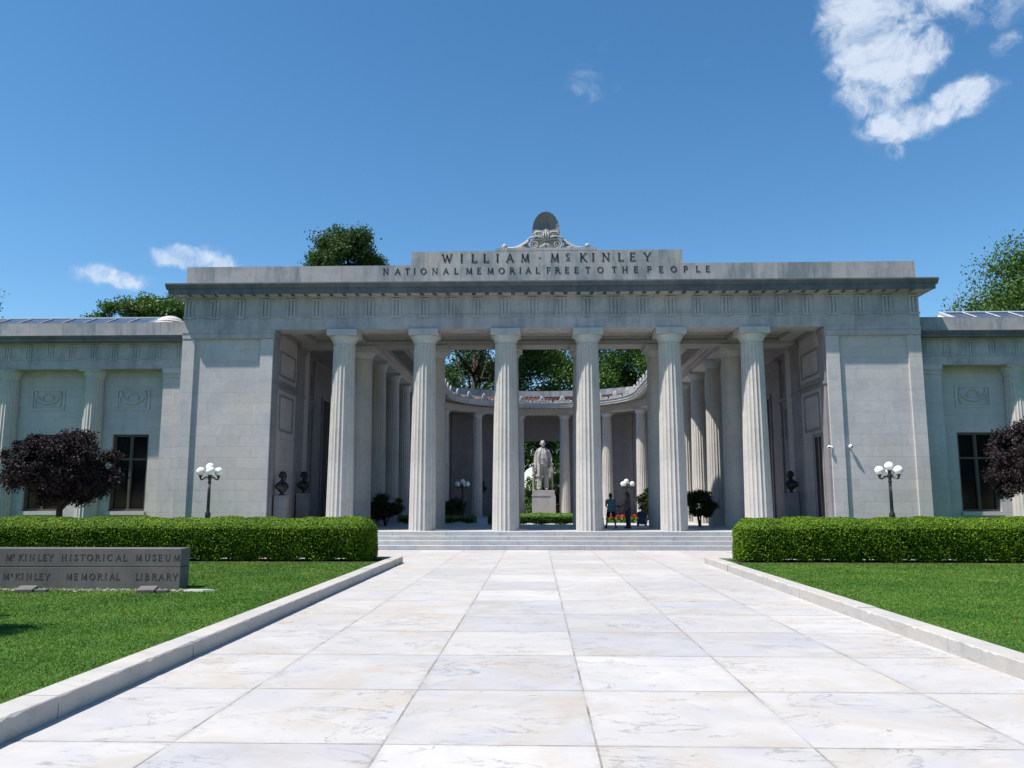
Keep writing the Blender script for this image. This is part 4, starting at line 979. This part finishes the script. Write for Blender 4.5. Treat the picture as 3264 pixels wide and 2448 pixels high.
# arms
b.tube([(0,.01,1.47),(-.10,.01,1.44),(-.19,.01,1.36)],[.07,.075,.075],12); b.tube([(0,.01,1.47),(.10,.01,1.44),(.19,.01,1.36)],[.07,.075,.075],12)
b.tube([(-.19,.01,1.37),(-.235,.02,1.24),(-.255,.0,1.10),(-.262,-.05,.95),(-.262,-.09,.85)],[.072,.07,.064,.056,.052],12); hand(b,(-.262,-.10,.84),(0,-.12,-1),(0,-1,.0),1.15,.7)
b.tube([(.19,.01,1.37),(.25,.05,1.24),(.285,.04,1.10),(.27,-.03,.97),(.26,-.06,.90)],[.072,.07,.064,.055,.052],12); hand(b,(.26,-.07,.89),(-.05,-.15,-1),(0,-1,0),1.15,.7)
b.tube([(-.28,-.13,.80),(-.25,-.17,.66)],[.022,.022],8)     # rolled paper in the right hand
fg=b.build('figure',M['statue'],ST); remesh(fg,.0095,2); fg.scale=(1.98,1.98,1.98)
ch=MB()
for k in(-1,1):
    x=k*.335
    ch.tube([(x,.42,-.0),(x,.40,.55)],[.04,.035],8); ch.box(x-.045,x+.045,.34,.43,.56,.93); ch.ball((x,.38,.93),.062,12,8,(.95,1.6,.7)); ch.tube([(x,.4,.60),(x,.25,.58),(x,.14,.60)],[.035,.035,.045],8)
    ch.tube([(x,.18,.0),(x,.18,.56)],[.036,.032],8); ch.box(x-.05,x+.05,.12,.46,-.0,.03)
ch.box(-.33,.33,.20,.5,.40,.46); ch.box(-.30,.30,.42,.46,.46,.80)
cho=ch.build('chair',M['statue'],ST,bevel=.008); cho.scale=(1.98,1.98,1.98)
PD=thing('pedestal',(X0+.05,58.1,FL),'square marble pedestal under the white statue','pedestal','stone pedestals')
MB().box(-1.02,1.02,-1.02,1.02,0,.16).rings([[(-.98,-.98,.161),(.98,-.98,.161),(.98,.98,.161),(-.98,.98,.161)],[(-.84,-.84,.32),(.84,-.84,.32),(.84,.84,.32),(-.84,.84,.32)]]).build('base',M['statue'],PD,bevel=.01)
MB().box(-.80,.80,-.80,.80,.321,1.50).build('die',M['statue'],PD,bevel=.015)
pc=MB(); pc.box(-.83,.83,-.83,.83,1.501,1.60).box(-.78,.78,-.78,.78,1.601,1.915); pc.box(.50,.85,-.845,-.79,.33,1.495); pc.build('cap',M['statue'],PD,bevel=.01)

# bronze busts on marble pedestals
def bust(x,y,z,rz,lab,plab,s=1.5,seed=0,wd=.46,dark='bronze'):
    p=thing('pedestal',(x,y,FL),plab,'pedestal','stone pedestals'); hz=z-FL
    MB().box(-wd/2,wd/2,-wd/2,wd/2,.12,hz-.0).build('die',M['court'],p,bevel=.01); MB().box(-wd/2-.05,wd/2+.05,-wd/2-.05,wd/2+.05,0,.119).build('base',M['court'],p,bevel=.01)
    r=thing('bust',(x,y,z+.002),lab,'bust','bronze portrait busts',rz); rr=random.Random(seed)
    b=MB(); b.tube([(0,0,0),(0,0,.03)],[.11,.10],12); b.tube([(0,0,.03),(0,0,.07),(0,.0,.12)],[.05,.045,.09],12)
    b.tube([(0,0,.10),(0,-.01,.18),(0,0,.28),(0,.01,.36)],[.10,.135,.13,.07],16); b.ball((0,.0,.235),.19,18,12,(1.05,.68,.68))
    for k in(-1,1): b.tube([(0,.01,.36),(k*.10,.01,.315),(k*.17,.01,.265)],[.06,.07,.075],12); b.ball((k*.175,.01,.245),.082,12,8,(.95,1,1.05)); b.tube([(k*.03,-.09,.38),(k*.08,-.135,.28),(k*.04,-.145,.17)],[.015,.03,.02],7)
    b.tube([(0,.01,.32),(0,0,.44)],[.062,.056],12); head(b,(0,-.02,.545),1.16)
    b.ball((0,.012,.59),.10,14,9,(.86,1.02,.85)); b.ball((0,.05,.555),.082,12,8,(1.02,.8,1.0))
    if rr.random()<.6: b.ball((0,-.085,.45),.045,10,8,(1,.8,1.2))
    o=b.build('portrait',M[dark],r); remesh(o,.0085,2); o.scale=(s,s,s)
    return r
bust(-10.12,32.4,1.98,R(66),'dark bronze bust nearest the left pier, the larger of the pair','slim marble pedestal under the bust nearest the left pier',1.4,1,.48)
bust(-10.12,35.4,2.10,R(66),'dark bronze bust deeper in the left side of the portico','slim marble pedestal under the deeper left bust',1.38,2,.48)
bust(11.0,35.9,2.12,R(-60),'dark bronze bust on the right side of the portico','slim marble pedestal under the bust of the right side',1.38,3,.5)
bust(X0-4.75,65.9,2.4,R(25),'small looking dark bust on the curved wall left of the statue','marble pedestal against the curved wall left of the statue',1.5,4,.6)
bust(X0+4.85,65.9,2.4,R(-25),'dark bust on the curved wall right of the statue, half hidden','marble pedestal against the curved wall right of the statue',1.5,5,.6)

# ------------------------------------------------------------------ stone sign
SG=thing('stone_sign',(-6.66,15.38,.12),'low dark granite sign with incised museum and library lettering on the left lawn','sign')
g=MB(); L_=4.6; Hs=.735
g.box(-L_,0,0,.40,-.05,Hs*.53).box(-L_,0,0,.40,Hs*.545,Hs); sl=g.build('slab',M['signstone'],SG,bevel=.006)
MB().box(-L_+.02,-.02,.02,.38,Hs*.525,Hs*.55).build('groove',M['groove'],SG)
def sx(q): return (.3165*q-1711)/2600*15.46*.985+6.66+.13
a1=MB(); a2=MB()
def sgx(q):
    px=.3165*q; u=(px-1632)/2600; f=(math.cos(R(8.2288)),math.sin(R(8.2288))); v=(1780-1224)/2600; dy=f[0]-v*-0-v*(-f[1]) 
    dy=f[0]+v*f[1]; c,s=math.cos(R(1.7225)),math.sin(R(1.7225)); return (u*c-dy*s)/(u*s+dy*c)*15.38+6.66
for ch,q in zip('McKINLEYHISTORICALMUSEUM',(90,138,212,258,322,402,452,510,645,710,765,832,905,985,1043,1105,1195,1262,1397,1483,1552,1615,1690,1780)):
    zz=.512
    if ch=='c': glyph(a1,'c',sgx(q),zz+.055,.055,-.003,.004,1.2)
    else: glyph(a1,ch,sgx(q),zz,.115,-.003,.004,.95)
for ch,q in zip('McKINLEYMEMORIALLIBRARY',(78,135,195,240,307,383,430,492,710,780,860,942,1020,1078,1143,1203,1400,1437,1495,1567,1637,1710,1775)):
    zz=.162
    if ch=='c': glyph(a2,'c',sgx(q),zz+.055,.055,-.003,.004,1.2)
    else: glyph(a2,ch,sgx(q),zz,.115,-.003,.004,.95)
a1.build('inscription',M['signletter'],sl); a2.build('inscription',M['signletter'],sl)
for x,lab in((-9.15,'small square stone block before the left part of the granite sign'),(-6.95,'small square stone block before the right part of the granite sign')):
    o=MB().rings([[(-.15,-.12,-.05),(.15,-.12,-.05),(.15,.12,-.05),(-.15,.12,-.05)],[(-.15,-.12,.06),(.15,-.12,.06),(.15,.12,.11),(-.15,.12,.11)]]).box(.151,.36,-.06,.08,-.04,.05).build('light_block',M['signstone'],None,bevel=.008); o.location=(x,14.72,.12); o.rotation_euler=(0,0,.15); tag(o,lab,'stone block','blocks before the sign')
pb_=[]
vs=[];fs=[]
rr=random.Random(5); mb=MB()
for i in range(420):
    x=rr.uniform(-11.3,-6.25); y=15.05+rr.gauss(0,.10); s_=rr.uniform(.014,.036); mb.ball((x,y,.125),s_,6,4,(rr.uniform(.8,1.4),rr.uniform(.7,1.1),rr.uniform(.5,.8)))
o=mb.build('pebbles',M['pebble'],None); tag(o,'strip of pale pebbles along the foot of the granite sign','gravel',kind='stuff')
o=MB().rings([[(-.28,-.1,0),(.1,-.12,0),(.28,0,0),(.1,.1,0),(-.25,.09,0)],[(-.26,-.09,.03),(.1,-.11,.035),(.26,0,.03),(.1,.09,.03),(-.23,.08,.03)]]).build('flat_stone',M['kerb'],None); o.location=(-6.1,14.98,.12); tag(o,'flat white stone slab at the right end of the pebble strip','stone')
o=sheet('soil_strip',rect(-20.4,-4.4,22.2,23.44),.126,M['soil']); o=sheet('soil_strip',rect(5.35,21.4,22.2,23.44),.126,M['soil'])

# cameras on the right pier
def seccam(x,y,z,lab,rz):
    r=thing('security_camera',(x,y,z),lab,'camera','security cameras on the right pier',rz)
    MB().lathe([(.055,0),(.055,.02),(.03,.03),(.025,.10)],n=14).build('bracket',M['white'],r,smooth=True).rotation_euler=(R(90),0,0)
    MB().ball((0,-.14,.0),.075,16,10).build('housing',M['white'],r,smooth=True); MB().ball((.03,-.195,-.01),.038,12,8).build('lens',M['black'],r,smooth=True)
seccam(12.05,31.84,3.83,'white round security camera on the middle of the right pier',0)
seccam(11.36,31.76,3.80,'white security camera at the inner corner of the right pier',R(-60))

# buildings beyond the court
BH=thing('brick_house',(0.2,96,0),'red brick building seen through the court doorway behind the pedestal','building')
MB().box(-9,7,0,9,-.1,2.9).build('wall',M['redbrick'],BH); MB().box(-9.3,7.3,-.2,9.2,2.9,3.05).build('cornice',M['slate'],BH)
MB().box(3.2,5.2,-.3,1.0,3.05,6.2).box(3.1,5.3,-.4,1.1,6.2,6.4).build('chimney',M['redbrick'],BH)
MB().box(-9,7,-.05,-.02,1.2,1.3).build('string_course',M['slate'],BH)
for x in(-5.5,-2.2,1.2):
    w=MB().box(x,x+1.1,-.06,-.02,1.5,2.6).build('window',M['glass'],BH); MB().box(x-.08,x+1.18,-.09,-.0,1.41,1.5).build('sill',M['white'],w)
GHo=thing('gabled_house',(5.6,84,0),'dark gabled house partly hidden behind the statue pedestal','building')
MB().prism([(-2.6,-.1),(2.8,-.1),(2.8,3.6),(0,6.3),(-2.6,3.6)],0,7).build('wall',M['slate'],GHo)
rf=MB(); rf.prism([(-3.1,3.3),(0,6.45),(0,6.7),(-3.3,3.4)],-.4,7.3); rf.prism([(3.3,3.3),(0.01,6.45),(0.01,6.7),(3.5,3.4)],-.4,7.3); rf.build('roof',M['white'],GHo)
MB().box(-2.9,3.0,-1.6,-.0,1.9,2.1).box(-2.8,-2.6,-1.5,-1.3,-.1,1.9).build('porch_roof',M['metal'],GHo)
w=MB().box(-.5,.5,-.04,-.01,3.3,4.4).build('window',M['glass'],GHo)

# ------------------------------------------------------------------ sky, sun, camera
sc_=bpy.context.scene
world=bpy.data.worlds.new('World'); sc_.world=world; world.use_nodes=True
SUN_EL=62; AZ=(-math.sin(R(65)),-math.cos(R(65)))
nt=world.node_tree; N=nt.nodes; Lk=nt.links; bg=N['Background']
sky=N.new('ShaderNodeTexSky'); sky.sky_type='NISHITA'; sky.sun_disc=False; sky.sun_elevation=R(SUN_EL); sky.sun_rotation=math.atan2(AZ[0],AZ[1]); sky.altitude=300; sky.air_density=SKY_AIR; sky.dust_density=SKY_DUST; sky.ozone_density=SKY_OZ
tc=N.new('ShaderNodeTexCoord'); D0=tc.outputs['Generated']
def vm(op,a,b=None,sc=None):
    m=N.new('ShaderNodeVectorMath'); m.operation=op
    for k,v in enumerate((a,b)):
        if v is None: continue
        if hasattr(v,'is_linked'): Lk.new(v,m.inputs[k])
        else: m.inputs[k].default_value=v
    if sc is not None: m.inputs['Scale'].default_value=sc
    return m
def mm(op,a,b=0.,c=None,cl=False):
    m=N.new('ShaderNodeMath'); m.operation=op; m.use_clamp=cl
    for k,v in enumerate((a,b) if c is None else (a,b,c)):
        if hasattr(v,'is_linked'): Lk.new(v,m.inputs[k])
        else: m.inputs[k].default_value=v
    return m.outputs[0]
def cn(scale,detail,rough,vec,dist=0):
    n=N.new('ShaderNodeTexNoise'); n.inputs['Scale'].default_value=scale; n.inputs['Detail'].default_value=detail; n.inputs['Roughness'].default_value=rough; n.inputs['Distortion'].default_value=dist; Lk.new(vec,n.inputs['Vector']); return n
wn=cn(13,5,.6,D0); wv=vm('SUBTRACT',wn.outputs['Color'],(.5,.5,.5)); wv=vm('SCALE',wv.outputs[0],sc=.05); D=vm('ADD',D0,wv.outputs[0]).outputs[0]
def raydir(x,y):
    p=R(8.2288); yw=R(1.7225); u=(x-1632)/2600; v=(y-1224)/2600
    d=Vector((u,math.cos(p)+v*math.sin(p),math.sin(p)-v*math.cos(p))); d=Vector((d.x*math.cos(yw)-d.y*math.sin(yw),d.x*math.sin(yw)+d.y*math.cos(yw),d.z)); return d.normalized()
blobs=[(2785,50,165,135,1),(2930,0,200,75,.9),(2800,190,130,100,1),(2925,165,85,75,1),(2700,235,70,50,.7),(2800,300,120,85,.85),(2890,385,150,60,1),(3080,300,100,60,.95),(2990,370,170,42,.9),(2838,470,42,38,.75),(2790,420,60,60,.4),
 (3160,20,150,60,.55),(3215,135,55,45,.6),(3020,175,80,40,.25),(1870,265,70,75,.45),(1860,300,40,60,.3),(1985,270,40,25,.2),(2265,225,40,25,.18),(575,810,110,46,.95),(665,835,100,28,.7),(360,885,115,42,.85),(265,868,60,22,.5),(2490,430,50,25,.15),(3110,430,60,30,.15),(1930,140,30,20,.15)]
acc=None
for x,y,a,b_,am in blobs:
    c=raydir(x,y); r=Vector((c.y,-c.x,0)).normalized(); u=r.cross(c).normalized()
    df=vm('SUBTRACT',D,tuple(c)).outputs[0]
    dx=vm('DOT_PRODUCT',df,tuple(r*(2600/a))).outputs['Value']; dy=vm('DOT_PRODUCT',df,tuple(u*(2600/b_))).outputs['Value']
    q=mm('ADD',mm('MULTIPLY',dx,dx),mm('MULTIPLY',dy,dy)); v=mm('MULTIPLY',mm('SUBTRACT',1.25,q,cl=True),am)
    acc=v if acc is None else mm('MAXIMUM',acc,v)
front=vm('DOT_PRODUCT',D0,(0,1,0)).outputs['Value']
n1=cn(26,12,.62,D,.5).outputs['Fac']; n2=cn(60,8,.6,D).outputs['Fac']
den=mm('ADD',mm('MULTIPLY',acc,.75),mm('ADD',mm('MULTIPLY',mm('SUBTRACT',n1,.52),2.5),mm('MULTIPLY',mm('SUBTRACT',n2,.5),.7))); den=mm('MULTIPLY',den,mm('MULTIPLY',acc,1.3,cl=True)); 
rp_=N.new('ShaderNodeValToRGB'); Lk.new(den,rp_.inputs['Fac']); rp_.color_ramp.interpolation='EASE'; rp_.color_ramp.elements[0].position=.0; rp_.color_ramp.elements[0].color=(0,0,0,1); rp_.color_ramp.elements[1].position=1.12; rp_.color_ramp.elements[1].color=(.9,.9,.9,1)
al=mm('MULTIPLY',rp_.outputs['Color'],mm('GREATER_THAN',front,0))
hs=N.new('ShaderNodeHueSaturation'); hs.inputs['Saturation'].default_value=SAT; hs.inputs['Hue'].default_value=.494; hs.inputs['Value'].default_value=1.05; Lk.new(sky.outputs[0],hs.inputs['Color'])
mx=N.new('ShaderNodeMix'); mx.data_type='RGBA'; Lk.new(al,mx.inputs[0]); Lk.new(hs.outputs[0],mx.inputs[6]); mx.inputs[7].default_value=CLOUD
hsv=N.new('ShaderNodeMix'); Lk.new(mx.outputs[2],bg.inputs['Color']); N.remove(hsv)
bg.inputs['Strength'].default_value=SKY_STR
sun=bpy.data.lights.new('sun','SUN'); sun.energy=SUN_E; sun.angle=R(.53); sun.color=(1,.955,.89); so=bpy.data.objects.new('sun',sun); C.objects.link(so)
dv=Vector((AZ[0]*math.cos(R(SUN_EL)),AZ[1]*math.cos(R(SUN_EL)),math.sin(R(SUN_EL)))); so.rotation_euler=dv.to_track_quat('Z','Y').to_euler(); so.location=(-30,-20,60)
cam=bpy.data.cameras.new('camera'); cam.sensor_width=36; cam.lens=2600/3264*36; cam.clip_end=3000; cam.clip_start=.05
cob=bpy.data.objects.new('camera',cam); C.objects.link(cob); cob.location=(0,0,1.72); cob.rotation_euler=(R(90+8.2288),0,R(1.7225)); sc_.camera=cob
sc_.view_settings.view_transform='Standard'; sc_.view_settings.look='None'; sc_.view_settings.exposure=EXPO; sc_.view_settings.gamma=1
